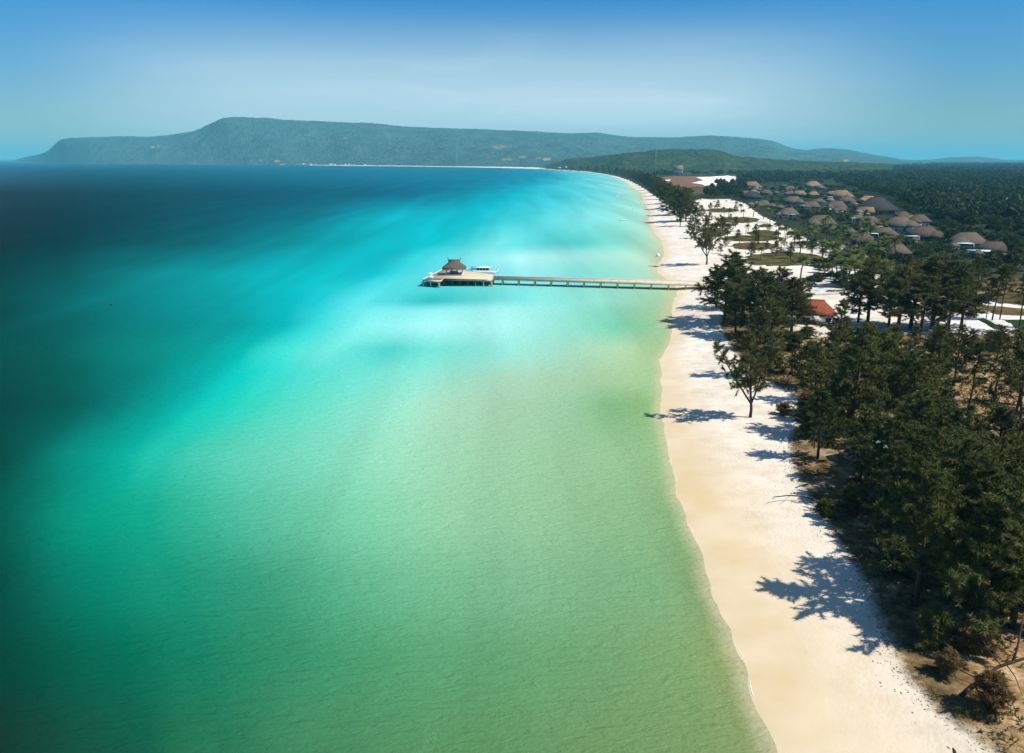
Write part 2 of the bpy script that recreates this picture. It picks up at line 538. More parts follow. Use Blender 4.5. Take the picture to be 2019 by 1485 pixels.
def mat_ground():
    m, n, l, b = new_mat('ground')
    tc = n.new('ShaderNodeTexCoord')

    def attr(name):
        a = n.new('ShaderNodeAttribute'); a.attribute_name = name; return a.outputs['Fac']

    def noise(scale, detail=5, rough=0.6, sx=1, sy=1):
        mp = n.new('ShaderNodeMapping'); mp.inputs['Scale'].default_value = (sx, sy, 1)
        l.new(tc.outputs['Object'], mp.inputs[0])
        t = n.new('ShaderNodeTexNoise'); t.inputs['Scale'].default_value = scale; t.inputs['Detail'].default_value = detail
        t.inputs['Roughness'].default_value = rough
        l.new(mp.outputs[0], t.inputs['Vector']); return t.outputs['Fac']

    def ramp(src, stops):
        r = n.new('ShaderNodeValToRGB')
        e = r.color_ramp.elements
        e[0].position, e[0].color = stops[0][0], (*stops[0][1], 1)
        e[1].position, e[1].color = stops[-1][0], (*stops[-1][1], 1)
        for p, c in stops[1:-1]:
            k = e.new(p); k.color = (*c, 1)
        l.new(src, r.inputs[0]); return r.outputs[0]

    def mix(f, a, bb):
        x = n.new('ShaderNodeMix'); x.data_type = 'RGBA'
        l.new(f, x.inputs['Factor']); l.new(a, x.inputs['A']); l.new(bb, x.inputs['B']); return x.outputs['Result']

    def math_(op, a, c=None, k=None):
        x = n.new('ShaderNodeMath'); x.operation = op; x.use_clamp = True
        l.new(a, x.inputs[0])
        if c is not None: l.new(c, x.inputs[1])
        if k is not None: x.inputs[1].default_value = k
        return x.outputs[0]
    dry0 = ramp(noise(0.35, 6), [(0.3, (0.62, 0.55, 0.44)), (0.55, (0.73, 0.665, 0.56)), (0.75, (0.78, 0.725, 0.64))])
    big = ramp(noise(0.055, 5, 0.7, 1, 1), [(0.35, (0.80, 0.78, 0.73)), (0.6, (1, 1, 1))])
    dm = n.new('ShaderNodeMix'); dm.data_type = 'RGBA'; dm.blend_type = 'MULTIPLY'; dm.inputs['Factor'].default_value = 1
    l.new(dry0, dm.inputs['A']); l.new(big, dm.inputs['B']); dry = dm.outputs['Result']
    wet = ramp(noise(0.12, 4, 0.5), [(0.35, (0.57, 0.44, 0.255)), (0.65, (0.63, 0.51, 0.335))])
    soil = ramp(noise(0.28, 8, 0.7), [(0.30, (0.026, 0.028, 0.010)), (0.44, (0.085, 0.060, 0.024)), (0.55, (0.20, 0.135, 0.06)), (0.68, (0.42, 0.34, 0.22))])
    tan = ramp(noise(0.5, 8, 0.75), [(0.30, (0.05, 0.04, 0.018)), (0.45, (0.22, 0.13, 0.05)), (0.58, (0.42, 0.28, 0.14)), (0.72, (0.62, 0.52, 0.38))])
    pale = ramp(noise(0.4, 7, 0.7), [(0.32, (0.12, 0.10, 0.05)), (0.46, (0.55, 0.50, 0.42)), (0.7, (0.76, 0.73, 0.68))])
    far = ramp(noise(0.012, 6, 0.7), [(0.35, (0.012, 0.020, 0.008)), (0.65, (0.030, 0.038, 0.015))])
    c = mix(attr('far'), soil, far)
    c = mix(attr('tan'), c, tan)
    c = mix(attr('pale'), c, pale)
    sand = mix(attr('wet'), dry, wet)
    # ragged litter edge along the tree line: the mask eats into the sand through noise
    edge = n.new('ShaderNodeMath'); edge.operation = 'MULTIPLY_ADD'
    l.new(noise(0.9, 8, 0.75), edge.inputs[0]); edge.inputs[1].default_value = -2.4
    ed2 = n.new('ShaderNodeMath'); ed2.operation = 'MULTIPLY_ADD'
    l.new(attr('sand'), ed2.inputs[0]); ed2.inputs[1].default_value = 3.2; ed2.inputs[2].default_value = 0.0
    l.new(ed2.outputs[0], edge.inputs[2])
    edc = n.new('ShaderNodeClamp'); l.new(edge.outputs[0], edc.inputs[0])
    c = mix(edc.outputs[0], c, sand)
    l.new(c, b.inputs['Base Color'])
    b.inputs['Roughness'].default_value = 0.95
    b.inputs['Specular IOR Level'].default_value = 0.08
    bp = n.new('ShaderNodeBump'); bp.inputs['Distance'].default_value = 0.40
    bs = n.new('ShaderNodeMapRange'); bs.inputs['To Min'].default_value = 0.55; bs.inputs['To Max'].default_value = 0.05
    l.new(attr('wet'), bs.inputs['Value']); l.new(bs.outputs[0], bp.inputs['Strength'])
    l.new(noise(2.0, 6, 0.65), bp.inputs['Height'])
    l.new(bp.outputs[0], b.inputs['Normal'])
    return m


gx, gy, gf = fan(32, 34000, 940, -1.25, 1.25, 760)
gsd = shore_sd(gx, gy)
gz = land_z(gx, gy, gsd)
sand = np.zeros_like(gx)
for P in SAND_POLYS:
    sand = np.maximum(sand, soft_poly(gx, gy, polyw(P), 1.0, 0.35 if P is SAND_POLYS[0] else 0.1))
gpx = to_px(gx, gy, 0 * gx)[0]
sand = np.where(gsd < 6, 1.0, sand)
sand = np.where((gy > 4200) & (gpx < 1100), np.where((gpx > 610) & (gsd < 215), 1.0, 0.0), sand)
wetw = 21 + (fbm(gx / 22, gy / 22, 4, 3) - 0.5) * 16
wetw = np.interp(gy, [90, 190, 260], [1, .55, .3]) * wetw
wet = (1 - sstep(0.05, 1.0, gsd / wetw)) * (0.82 + 0.3 * (fbm(gx / 5, gy / 14, 3, 6) - .5)) + 0.18 * sstep(240, 90, gy)
wet = np.clip(wet, 0, 1)
tanm = np.zeros_like(gx)
for P in TAN_POLYS:
    tanm = np.maximum(tanm, soft_poly(gx, gy, polyw(P), 1.0, 2.5))
pale = np.zeros_like(gx)
for P in PALE_POLYS:
    pale = np.maximum(pale, soft_poly(gx, gy, polyw(P), 1.0, 1.0))
farm = sstep(285, 380, gy)
keep = (gsd > -40) | (gy > 3000)
kf = keep[gf].any(1)
ground_me = mesh_np('ground', np.stack([gx, gy, gz], 1), gf, mat_ground(),
                    dict(sand=sand, wet=wet, tan=tanm, pale=pale, far=farm), smooth=True)
tag(put('ground', ground_me), 'white sand beach running into brown forest floor', None, kind='structure')

# ================================================================ WATER
ROWS = [  # water colours row by row; left edge and corners also carry painted vignette darkening
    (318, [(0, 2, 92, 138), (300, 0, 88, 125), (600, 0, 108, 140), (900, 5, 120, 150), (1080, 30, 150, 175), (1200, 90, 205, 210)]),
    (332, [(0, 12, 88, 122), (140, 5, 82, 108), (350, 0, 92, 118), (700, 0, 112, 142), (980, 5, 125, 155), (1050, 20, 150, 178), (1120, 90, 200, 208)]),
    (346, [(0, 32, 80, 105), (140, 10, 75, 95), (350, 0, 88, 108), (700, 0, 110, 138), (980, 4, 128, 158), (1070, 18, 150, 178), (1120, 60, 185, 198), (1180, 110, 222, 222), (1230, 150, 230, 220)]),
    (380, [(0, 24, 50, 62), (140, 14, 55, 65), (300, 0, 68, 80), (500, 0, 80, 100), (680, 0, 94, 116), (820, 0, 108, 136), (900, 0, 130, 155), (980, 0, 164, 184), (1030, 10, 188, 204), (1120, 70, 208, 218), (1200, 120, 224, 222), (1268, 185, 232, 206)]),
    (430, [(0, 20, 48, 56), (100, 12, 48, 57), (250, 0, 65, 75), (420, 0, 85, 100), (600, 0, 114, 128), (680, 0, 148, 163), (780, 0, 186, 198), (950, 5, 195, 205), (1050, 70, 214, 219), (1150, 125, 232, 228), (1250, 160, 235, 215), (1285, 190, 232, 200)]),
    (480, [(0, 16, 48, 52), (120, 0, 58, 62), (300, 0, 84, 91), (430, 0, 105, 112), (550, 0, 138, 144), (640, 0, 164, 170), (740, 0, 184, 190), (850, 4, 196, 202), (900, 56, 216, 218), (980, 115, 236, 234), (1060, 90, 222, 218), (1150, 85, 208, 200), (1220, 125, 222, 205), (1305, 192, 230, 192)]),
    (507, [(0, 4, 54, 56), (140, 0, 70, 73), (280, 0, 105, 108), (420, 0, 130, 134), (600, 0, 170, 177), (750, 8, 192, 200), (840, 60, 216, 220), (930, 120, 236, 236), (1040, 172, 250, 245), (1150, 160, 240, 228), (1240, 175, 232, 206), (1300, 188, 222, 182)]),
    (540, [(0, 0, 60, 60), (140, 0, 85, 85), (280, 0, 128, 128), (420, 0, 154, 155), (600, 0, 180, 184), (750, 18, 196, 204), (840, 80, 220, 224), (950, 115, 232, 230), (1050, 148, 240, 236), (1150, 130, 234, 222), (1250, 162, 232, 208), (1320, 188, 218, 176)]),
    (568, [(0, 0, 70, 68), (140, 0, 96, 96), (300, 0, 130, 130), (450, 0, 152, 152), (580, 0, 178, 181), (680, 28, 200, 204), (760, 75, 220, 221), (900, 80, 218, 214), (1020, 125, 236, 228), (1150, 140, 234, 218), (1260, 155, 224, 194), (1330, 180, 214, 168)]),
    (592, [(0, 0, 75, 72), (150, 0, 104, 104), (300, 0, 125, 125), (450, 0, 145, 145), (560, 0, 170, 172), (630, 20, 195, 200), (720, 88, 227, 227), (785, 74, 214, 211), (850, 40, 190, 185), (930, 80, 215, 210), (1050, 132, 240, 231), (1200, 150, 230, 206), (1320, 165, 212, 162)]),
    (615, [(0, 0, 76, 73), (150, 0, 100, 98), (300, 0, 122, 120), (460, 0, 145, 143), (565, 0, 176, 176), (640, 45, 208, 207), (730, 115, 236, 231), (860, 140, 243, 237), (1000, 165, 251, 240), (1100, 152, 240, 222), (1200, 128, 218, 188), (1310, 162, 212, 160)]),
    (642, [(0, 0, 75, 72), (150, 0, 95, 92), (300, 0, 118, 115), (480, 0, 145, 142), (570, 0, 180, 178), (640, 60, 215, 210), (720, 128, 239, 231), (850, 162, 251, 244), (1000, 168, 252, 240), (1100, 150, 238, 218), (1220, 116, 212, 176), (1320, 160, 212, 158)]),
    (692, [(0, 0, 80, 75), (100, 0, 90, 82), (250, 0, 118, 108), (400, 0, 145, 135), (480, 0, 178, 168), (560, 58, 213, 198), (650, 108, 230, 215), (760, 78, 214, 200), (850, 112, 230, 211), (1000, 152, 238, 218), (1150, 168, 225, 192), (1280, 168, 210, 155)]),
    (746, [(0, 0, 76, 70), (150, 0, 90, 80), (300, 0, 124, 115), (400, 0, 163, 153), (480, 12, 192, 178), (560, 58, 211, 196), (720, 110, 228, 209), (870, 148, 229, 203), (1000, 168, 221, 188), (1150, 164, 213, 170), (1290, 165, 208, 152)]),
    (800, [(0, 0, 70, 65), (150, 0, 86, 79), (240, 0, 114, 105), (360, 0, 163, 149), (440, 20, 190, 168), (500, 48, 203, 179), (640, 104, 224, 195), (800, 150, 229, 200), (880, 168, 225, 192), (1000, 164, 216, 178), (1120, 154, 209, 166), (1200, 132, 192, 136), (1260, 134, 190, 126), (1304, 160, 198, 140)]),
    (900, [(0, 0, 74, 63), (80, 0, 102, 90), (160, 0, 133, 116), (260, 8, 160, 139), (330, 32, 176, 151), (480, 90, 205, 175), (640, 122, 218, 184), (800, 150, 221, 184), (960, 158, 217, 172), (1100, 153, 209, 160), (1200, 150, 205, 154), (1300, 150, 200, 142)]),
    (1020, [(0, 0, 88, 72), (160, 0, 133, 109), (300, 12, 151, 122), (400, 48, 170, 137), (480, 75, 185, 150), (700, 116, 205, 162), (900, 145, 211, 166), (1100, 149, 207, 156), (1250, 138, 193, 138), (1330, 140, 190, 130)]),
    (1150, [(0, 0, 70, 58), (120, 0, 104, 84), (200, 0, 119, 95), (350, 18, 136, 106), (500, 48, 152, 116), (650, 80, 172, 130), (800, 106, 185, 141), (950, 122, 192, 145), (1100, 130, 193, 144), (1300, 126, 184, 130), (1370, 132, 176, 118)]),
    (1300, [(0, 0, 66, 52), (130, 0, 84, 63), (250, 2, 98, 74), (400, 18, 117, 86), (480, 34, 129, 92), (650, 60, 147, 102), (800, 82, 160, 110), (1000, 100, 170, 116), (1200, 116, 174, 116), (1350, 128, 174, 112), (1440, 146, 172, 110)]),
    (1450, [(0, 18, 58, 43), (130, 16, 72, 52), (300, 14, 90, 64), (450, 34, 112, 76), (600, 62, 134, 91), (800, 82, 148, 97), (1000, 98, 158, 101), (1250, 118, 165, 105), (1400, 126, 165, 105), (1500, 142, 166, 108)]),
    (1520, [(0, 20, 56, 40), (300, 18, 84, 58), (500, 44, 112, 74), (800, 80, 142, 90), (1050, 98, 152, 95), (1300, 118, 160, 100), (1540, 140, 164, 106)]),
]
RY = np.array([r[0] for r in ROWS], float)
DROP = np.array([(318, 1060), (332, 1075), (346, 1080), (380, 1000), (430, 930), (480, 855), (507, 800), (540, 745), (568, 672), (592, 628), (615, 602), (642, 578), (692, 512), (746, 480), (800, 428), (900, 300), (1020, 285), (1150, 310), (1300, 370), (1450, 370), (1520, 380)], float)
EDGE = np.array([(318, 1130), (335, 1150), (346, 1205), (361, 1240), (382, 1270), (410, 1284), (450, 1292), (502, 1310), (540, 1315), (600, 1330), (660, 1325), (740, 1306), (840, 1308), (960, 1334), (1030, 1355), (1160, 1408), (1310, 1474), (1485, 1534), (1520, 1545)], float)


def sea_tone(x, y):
    """sea bed and depth tints in rows across the bay, vignette darkening painted in"""
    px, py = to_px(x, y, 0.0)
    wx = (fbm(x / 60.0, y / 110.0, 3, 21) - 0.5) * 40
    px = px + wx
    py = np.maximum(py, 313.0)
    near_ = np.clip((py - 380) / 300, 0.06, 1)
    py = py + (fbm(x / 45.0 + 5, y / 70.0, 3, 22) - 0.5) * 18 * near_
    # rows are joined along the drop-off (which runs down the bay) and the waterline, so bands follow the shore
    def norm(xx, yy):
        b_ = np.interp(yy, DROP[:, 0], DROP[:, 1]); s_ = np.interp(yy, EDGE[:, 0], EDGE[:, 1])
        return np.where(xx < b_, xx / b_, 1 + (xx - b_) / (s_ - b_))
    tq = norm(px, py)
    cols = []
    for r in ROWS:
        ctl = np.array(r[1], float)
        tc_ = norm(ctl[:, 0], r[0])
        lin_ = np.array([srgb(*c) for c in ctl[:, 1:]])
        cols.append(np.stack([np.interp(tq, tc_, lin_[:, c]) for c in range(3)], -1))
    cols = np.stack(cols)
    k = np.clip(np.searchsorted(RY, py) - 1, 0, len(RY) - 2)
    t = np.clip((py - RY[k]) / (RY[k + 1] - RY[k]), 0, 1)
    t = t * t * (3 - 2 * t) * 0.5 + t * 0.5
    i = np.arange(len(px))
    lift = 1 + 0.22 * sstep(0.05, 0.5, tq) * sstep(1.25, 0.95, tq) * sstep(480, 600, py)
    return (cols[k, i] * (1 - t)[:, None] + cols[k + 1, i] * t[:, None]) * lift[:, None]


def mat_water():
    m, n, l, b = new_mat('sea_water')
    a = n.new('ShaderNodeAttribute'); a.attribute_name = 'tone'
    tc = n.new('ShaderNodeTexCoord')

    def noise(scale, sx, sy, rz=0.0, detail=3, dist=0.0):
        mp = n.new('ShaderNodeMapping'); mp.inputs['Scale'].default_value = (sx, sy, 1); mp.inputs['Rotation'].default_value = (0, 0, R(rz))
        l.new(tc.outputs['Object'], mp.inputs[0])
        t = n.new('ShaderNodeTexNoise'); t.inputs['Scale'].default_value = scale; t.inputs['Detail'].default_value = detail
        t.inputs['Distortion'].default_value = dist
        l.new(mp.outputs[0], t.inputs['Vector']); return t.outputs['Fac']
    # drifting bands of light and dark sand bed
    bands = noise(0.03, 1.3, 0.10, 2, 5, 0.4)
    mr = n.new('ShaderNodeMapRange'); mr.inputs['From Min'].default_value = 0.3; mr.inputs['From Max'].default_value = 0.7
    mr.inputs['To Min'].default_value = 0.86; mr.inputs['To Max'].default_value = 1.12
    l.new(bands, mr.inputs['Value'])
    mx = n.new('ShaderNodeMix'); mx.data_type = 'RGBA'; mx.blend_type = 'MULTIPLY'; mx.inputs['Factor'].default_value = 1
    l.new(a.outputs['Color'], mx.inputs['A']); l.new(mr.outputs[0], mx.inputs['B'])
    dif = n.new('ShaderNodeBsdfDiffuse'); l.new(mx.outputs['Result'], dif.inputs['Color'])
    gl = n.new('ShaderNodeBsdfGlossy'); gl.inputs['Roughness'].default_value = 0.22
    gl.inputs['Color'].default_value = (0.85, 0.95, 1.0, 1)
    h1 = noise(0.85, 0.40, 1.1, 14, 5, 0.9)
    h2 = noise(2.9, 0.6, 1.0, -25, 3, 0.4)
    ad = n.new('ShaderNodeMath'); ad.operation = 'MULTIPLY_ADD'
    l.new(h2, ad.inputs[0]); ad.inputs[1].default_value = 0.35; l.new(h1, ad.inputs[2])
    bp = n.new('ShaderNodeBump'); bp.inputs['Strength'].default_value = 0.75; bp.inputs['Distance'].default_value = 0.5
    l.new(ad.outputs[0], bp.inputs['Height'])
    l.new(bp.outputs[0], dif.inputs['Normal']); l.new(bp.outputs[0], gl.inputs['Normal'])
    lw = n.new('ShaderNodeLayerWeight'); lw.inputs['Blend'].default_value = 0.25
    fr = n.new('ShaderNodeMapRange'); fr.inputs['To Min'].default_value = 0.012; fr.inputs['To Max'].default_value = 0.014
    l.new(lw.outputs['Facing'], fr.inputs['Value'])
    ms = n.new('ShaderNodeMixShader'); l.new(fr.outputs[0], ms.inputs[0])
    l.new(dif.outputs[0], ms.inputs[1]); l.new(gl.outputs[0], ms.inputs[2])
    l.new(ms.outputs[0], n['Material Output'].inputs['Surface'])
    n.remove(b)
    return m


wx_, wy_, wf = fan(28, 60000, 860, -1.25, 0.62, 640)
wsd = shore_sd(wx_, wy_)
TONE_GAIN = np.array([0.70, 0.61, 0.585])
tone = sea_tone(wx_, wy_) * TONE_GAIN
tone = tone * 1.0
# last metres of water: the sand bed shows through
shal = 1 - sstep(0.0, 1.0, -wsd / np.where(wy_ < 250, 2.6, 7.0))
shal = np.clip(shal * 0.75, 0, 1)[:, None]
tone = tone * (1 - shal) + np.array([0.44, 0.40, 0.235]) * shal
tone = np.clip(tone, 0.001, 0.86)
kf = (wsd < 3.0)[wf].any(1) | (wy_ > 15000)[wf].any(1)
use = np.unique(wf[kf]); remap = np.zeros(len(wx_), np.int32); remap[use] = np.arange(len(use))
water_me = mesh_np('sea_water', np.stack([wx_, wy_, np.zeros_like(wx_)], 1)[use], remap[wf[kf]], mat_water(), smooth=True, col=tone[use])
tag(put('sea_water', water_me), 'turquoise bay deepening to dark teal on the left', None, kind='structure')

# foam: thin broken ribbons where ripples wash up on the sand
def foam_ribbon():
    mb = MB()
    seg = SH[2:32]
    L = np.concatenate([[0], np.cumsum(np.linalg.norm(np.diff(seg, axis=0), axis=1))])
    s = np.arange(0, L[-1], 0.6)
    fx = np.interp(s, L, seg[:, 0]); fy = np.interp(s, L, seg[:, 1])
    for it in range(3):
        sdv = shore_sd(fx, fy)
        e = 0.4
        gxn = (shore_sd(fx + e, fy) - sdv) / e; gyn = (shore_sd(fx, fy + e) - sdv) / e
        fx = fx - (sdv - 0.25) * gxn * 0.7; fy = fy - (sdv - 0.25) * gyn * 0.7
    k = fbm(s / 9.0, s * 0 + 3.3, 3, 31)
    k2 = fbm(s / 2.5, s * 0 + 7.3, 3, 32)
    w = np.clip((k - 0.50) * 5, 0, 1) * np.clip((k2 - .25) * 3, 0, 1) * 0.032
    tx = np.gradient(fx); ty = np.gradient(fy); tl = np.hypot(tx, ty) + 1e-6
    nx, ny = -ty / tl, tx / tl
    V = []; Fc = []
    for i in range(len(s)):
        V += [(fx[i] - nx[i] * w[i], fy[i] - ny[i] * w[i], 0.06), (fx[i] + nx[i] * w[i], fy[i] + ny[i] * w[i], 0.06)]
    for i in range(len(s) - 1):
        if w[i] > 0.02 and w[i + 1] > 0.02:
            Fc.append((2 * i, 2 * i + 1, 2 * i + 3, 2 * i + 2))
    mb.add(V, Fc)
    return tag(mb.build('sea_foam', M['foam']), 'thin white foam along the waterline of the beach', None, kind='stuff')


foam_ribbon()

# ================================================================ HILLS
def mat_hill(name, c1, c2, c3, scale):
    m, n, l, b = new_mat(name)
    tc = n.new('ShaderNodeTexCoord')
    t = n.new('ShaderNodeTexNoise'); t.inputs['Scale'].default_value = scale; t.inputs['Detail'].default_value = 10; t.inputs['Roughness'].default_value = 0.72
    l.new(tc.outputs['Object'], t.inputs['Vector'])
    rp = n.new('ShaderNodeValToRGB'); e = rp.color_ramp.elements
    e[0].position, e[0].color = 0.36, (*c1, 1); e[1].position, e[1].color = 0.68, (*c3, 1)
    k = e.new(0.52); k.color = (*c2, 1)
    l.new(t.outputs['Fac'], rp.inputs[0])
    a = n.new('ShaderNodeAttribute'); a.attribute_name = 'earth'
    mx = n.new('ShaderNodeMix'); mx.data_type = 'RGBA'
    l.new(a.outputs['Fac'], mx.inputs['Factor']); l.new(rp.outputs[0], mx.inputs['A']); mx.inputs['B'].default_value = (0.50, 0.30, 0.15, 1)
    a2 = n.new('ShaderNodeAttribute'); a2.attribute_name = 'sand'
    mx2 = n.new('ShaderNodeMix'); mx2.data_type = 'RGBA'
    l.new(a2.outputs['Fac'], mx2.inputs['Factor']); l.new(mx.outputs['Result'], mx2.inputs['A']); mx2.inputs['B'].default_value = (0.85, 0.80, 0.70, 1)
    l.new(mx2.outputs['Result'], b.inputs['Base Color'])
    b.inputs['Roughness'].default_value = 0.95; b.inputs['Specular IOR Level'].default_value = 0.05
    v = n.new('ShaderNodeTexVoronoi'); v.inputs['Scale'].default_value = 0.055
    l.new(tc.outputs['Object'], v.inputs['Vector'])
    bp = n.new('ShaderNodeBump'); bp.inputs['Strength'].default_value = 0.6; bp.inputs['Distance'].default_value = 12; bp.invert = True
    l.new(v.outputs['Distance'], bp.inputs['Height'])
    bp2 = n.new('ShaderNodeBump'); bp2.inputs['Strength'].default_value = 0.55; bp2.inputs['Distance'].default_value = 60
    l.new(t.outputs['Fac'], bp2.inputs['Height']); l.new(bp.outputs[0], bp2.inputs['Normal'])
    l.new(bp2.outputs[0], b.inputs['Normal'])
    return m


def hill(name, label, sky_px, foot, ridge, back, mat, nx, ns, rough, seed, scars=(), beach=None, power=0.9, bumpy=7.0):
    """terrain from a surveyed skyline: foot, ridge and back distances give it depth"""
    sp_ = np.array(sky_px, float)
    pxs = np.linspace(sp_[0, 0], sp_[-1, 0], nx)
    pys = np.interp(pxs, sp_[:, 0], sp_[:, 1])
    pys = np.convolve(np.pad(pys, 4, 'edge'), np.ones(9) / 9, 'valid') if nx > 300 else pys
    u = (pxs - CX) / F
    Rf = foot(pxs); Rr = ridge(pxs); Rb = back(pxs)
    Hr = np.array([top_z(r, y) for r, y in zip(Rr, pys)])
    s = np.concatenate([np.linspace(0, 1, ns), 1 + np.linspace(0, 1, ns // 3)[1:]])
    S, Px = np.meshgrid(s, pxs, indexing='ij')
    Y = np.where(S <= 1, Rf + (Rr - Rf) * S, Rr + (Rb - Rr) * (S - 1))
    v = (CY - np.interp(Px, pxs, pys)) / F
    X = ((Px - CX) / F) * Y * 1.033
    X = ((Px - CX) / F) * (Y * CP - (0.5 * Hr[None, :] - CAMZ) * SP)
    prof = np.where(S <= 1, np.clip(S, 0, 1) ** power, np.clip(2 - S, 0, 1) ** 1.1)
    prof = prof * 0.75 + 0.25 * sstep(0, 1, np.where(S <= 1, S, 2 - S))
    Z = -2 + (Hr[None, :] + 2) * prof
    n1 = fbm(X / 420 + 3, Y / 650, 5, seed) - 0.5
    n2 = fbm(X / 120, Y / 200 + 9, 4, seed + 5) - 0.5
    amp = np.clip(4 * prof * (1.02 - prof), 0, 1)
    Z = Z + rough * (n1 * 1.3 + n2 * 0.5) * amp
    Z = Z + (fbm(X / 22, Y / 30, 3, seed + 9) - 0.5) * bumpy * np.clip(prof * 8, 0, 1)
    n_s = len(s)
    idx = np.arange(n_s * nx).reshape(n_s, nx)
    Fq = np.stack([idx[:-1, :-1], idx[:-1, 1:], idx[1:, 1:], idx[1:, :-1]], -1).reshape(-1, 4)
    V = np.stack([X, Y, Z], -1).reshape(-1, 3)
    earth = np.zeros(len(V)); sandm = np.zeros(len(V))
    qx, qy = to_px(V[:, 0], V[:, 1], V[:, 2])
    front = (S <= 1).ravel()
    for (cx_, cy_, rx, ry, k) in scars:
        d = ((qx - cx_) / rx) ** 2 + ((qy - cy_) / ry) ** 2
        earth = np.maximum(earth, np.clip(1.3 - d + (fbm(V[:, 0] / 40, V[:, 1] / 40, 2, 3) - .5) * 1.6, 0, 1) * k * front)
    me = mesh_np(name, V, Fq, mat, dict(earth=earth, sand=sandm), smooth=True)
    return tag(put(name, me), label, None, kind='structure')


far_shore = np.array([(24, 317.6), (55, 319.3), (100, 321), (200, 322.6), (300, 323.6), (500, 325), (630, 326.2), (800, 328), (1000, 331.5), (1090, 335)], float)


def foot_main(p):
    yy = np.interp(p, far_shore[:, 0], far_shore[:, 1])
    d = at(p, yy, 0.0)[1]
    d = np.where(p > 900, np.interp(p, [900, 1090, 1300, 1900], [float(at(900, 329.5, 0.0)[1]), 4600, 4400, 4400]), d)
    return np.maximum(d, 4300) + np.interp(p, [560, 660], [6, 230])


SKY_MAIN = [(22, 317.4), (40, 312.5), (60, 308), (78, 304.5), (95, 299), (105, 290), (118, 276), (135, 272.5), (160, 271), (200, 270), (250, 268.5), (300, 270), (345, 265), (390, 258), (405, 250), (420, 243), (432, 237), (445, 232.5), (465, 230.5),
            (500, 232), (530, 232), (560, 236), (650, 240), (740, 243), (780, 248), (850, 252), (950, 255), (1050, 259), (1075, 260.5), (1120, 262.5), (1180, 261.5), (1220, 268), (1250, 271), (1330, 271), (1395, 267), (1450, 270),
            (1500, 274), (1530, 280), (1555, 291), (1585, 296.5), (1620, 292), (1660, 294), (1720, 305), (1780, 316), (1830, 318.3)]
hm = mat_hill('hazed_hill_forest', (0.036, 0.084, 0.090), (0.056, 0.112, 0.114), (0.082, 0.138, 0.126), 0.006)  # forest green shifted pale and blue, distance haze mixed into the colour
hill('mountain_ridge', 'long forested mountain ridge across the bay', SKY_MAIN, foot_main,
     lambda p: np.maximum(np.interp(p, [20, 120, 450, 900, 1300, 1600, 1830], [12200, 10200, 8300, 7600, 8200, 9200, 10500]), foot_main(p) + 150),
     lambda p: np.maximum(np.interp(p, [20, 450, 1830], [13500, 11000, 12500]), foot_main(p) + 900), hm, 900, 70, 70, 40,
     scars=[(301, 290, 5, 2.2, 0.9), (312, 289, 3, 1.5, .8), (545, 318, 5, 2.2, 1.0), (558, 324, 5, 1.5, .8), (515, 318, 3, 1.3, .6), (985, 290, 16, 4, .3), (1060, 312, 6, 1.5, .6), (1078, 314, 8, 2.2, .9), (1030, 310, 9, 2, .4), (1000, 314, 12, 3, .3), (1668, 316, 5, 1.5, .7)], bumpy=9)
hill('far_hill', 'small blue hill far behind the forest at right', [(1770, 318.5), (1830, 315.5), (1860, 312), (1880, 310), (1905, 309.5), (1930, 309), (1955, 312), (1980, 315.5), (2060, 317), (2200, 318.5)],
     lambda p: p * 0 + 8200, lambda p: p * 0 + 9200, lambda p: p * 0 + 10500, hm, 200, 20, 20, 47)
hf = mat_hill('near_hill_forest', (0.018, 0.042, 0.020), (0.036, 0.062, 0.028), (0.080, 0.098, 0.042), 0.012)
hill('wooded_hill', 'low wooded hill in front of the mountain ridge', [(1060, 333), (1092, 322), (1110, 316), (1125, 312.5), (1150, 311), (1175, 309), (1205, 305.5), (1230, 302.5), (1260, 300), (1290, 296.5), (1320, 295), (1350, 294), (1400, 295), (1430, 301), (1450, 307),
     (1475, 310), (1500, 312.5), (1540, 315), (1600, 318), (1680, 320.5), (1760, 324.5)],
     lambda p: np.interp(p, [1060, 1090, 1130, 1180, 1230, 1300, 1760], [4350, 4050, 3650, 3150, 2750, 2550, 2300]), lambda p: np.interp(p, [1060, 1130, 1230, 1700], [5000, 4400, 3600, 3300]), lambda p: np.interp(p, [1060, 1230], [5600, 4500]), hf, 420, 60, 12, 53, bumpy=10)
# ================================================================ PIER, PAVILION, BOATS
DZ = 2.75        # deck level


def P(px, py, z=DZ):
    x, y = at(px, py, z); return (float(x), float(y))


def lerp2(a, b, t):
    return (a[0] + (b[0] - a[0]) * t, a[1] + (b[1] - a[1]) * t)


pier = thing('pier', 'long wooden pier on square piles reaching from the beach into the turquoise bay', 'pier', (*P(970, 549), 0))
P0 = Vector(pier.location)


def rel(pts):
    return [(p[0] - P0.x, p[1] - P0.y) for p in pts]


a0, a1 = P(833.5, 551.5), P(865.5, 554.0)          # seaward end, near corners
b1 = P(875.5, 549.6)                                # inner corner where the landing stage begins
c1 = P(969.5, 551.6); c2 = P(974.5, 541.8)
w0, w1 = P(971, 548.6), P(972.5, 545.3)             # walkway root
e0, e1 = P(1400, 560.8), P(1400, 556.0)             # beach end
h0, h1 = P(874.5, 530.8), P(905, 532.5)             # far end of the seaward arm
head = [a0, a1, b1, c1, c2, h1, h0]
mb = MB(); mb.prism(rel(head), DZ - 0.12, DZ); mb.build('landing_stage', M['deck_wood'], pier)
mb = MB(); mb.prism(rel([lerp2(w0, w1, 0.08), lerp2(e0, e1, 0.08), lerp2(e0, e1, 0.92), lerp2(w0, w1, 0.92)]), DZ - 0.12, DZ); mb.build('walkway', M['deck_wood'], pier)


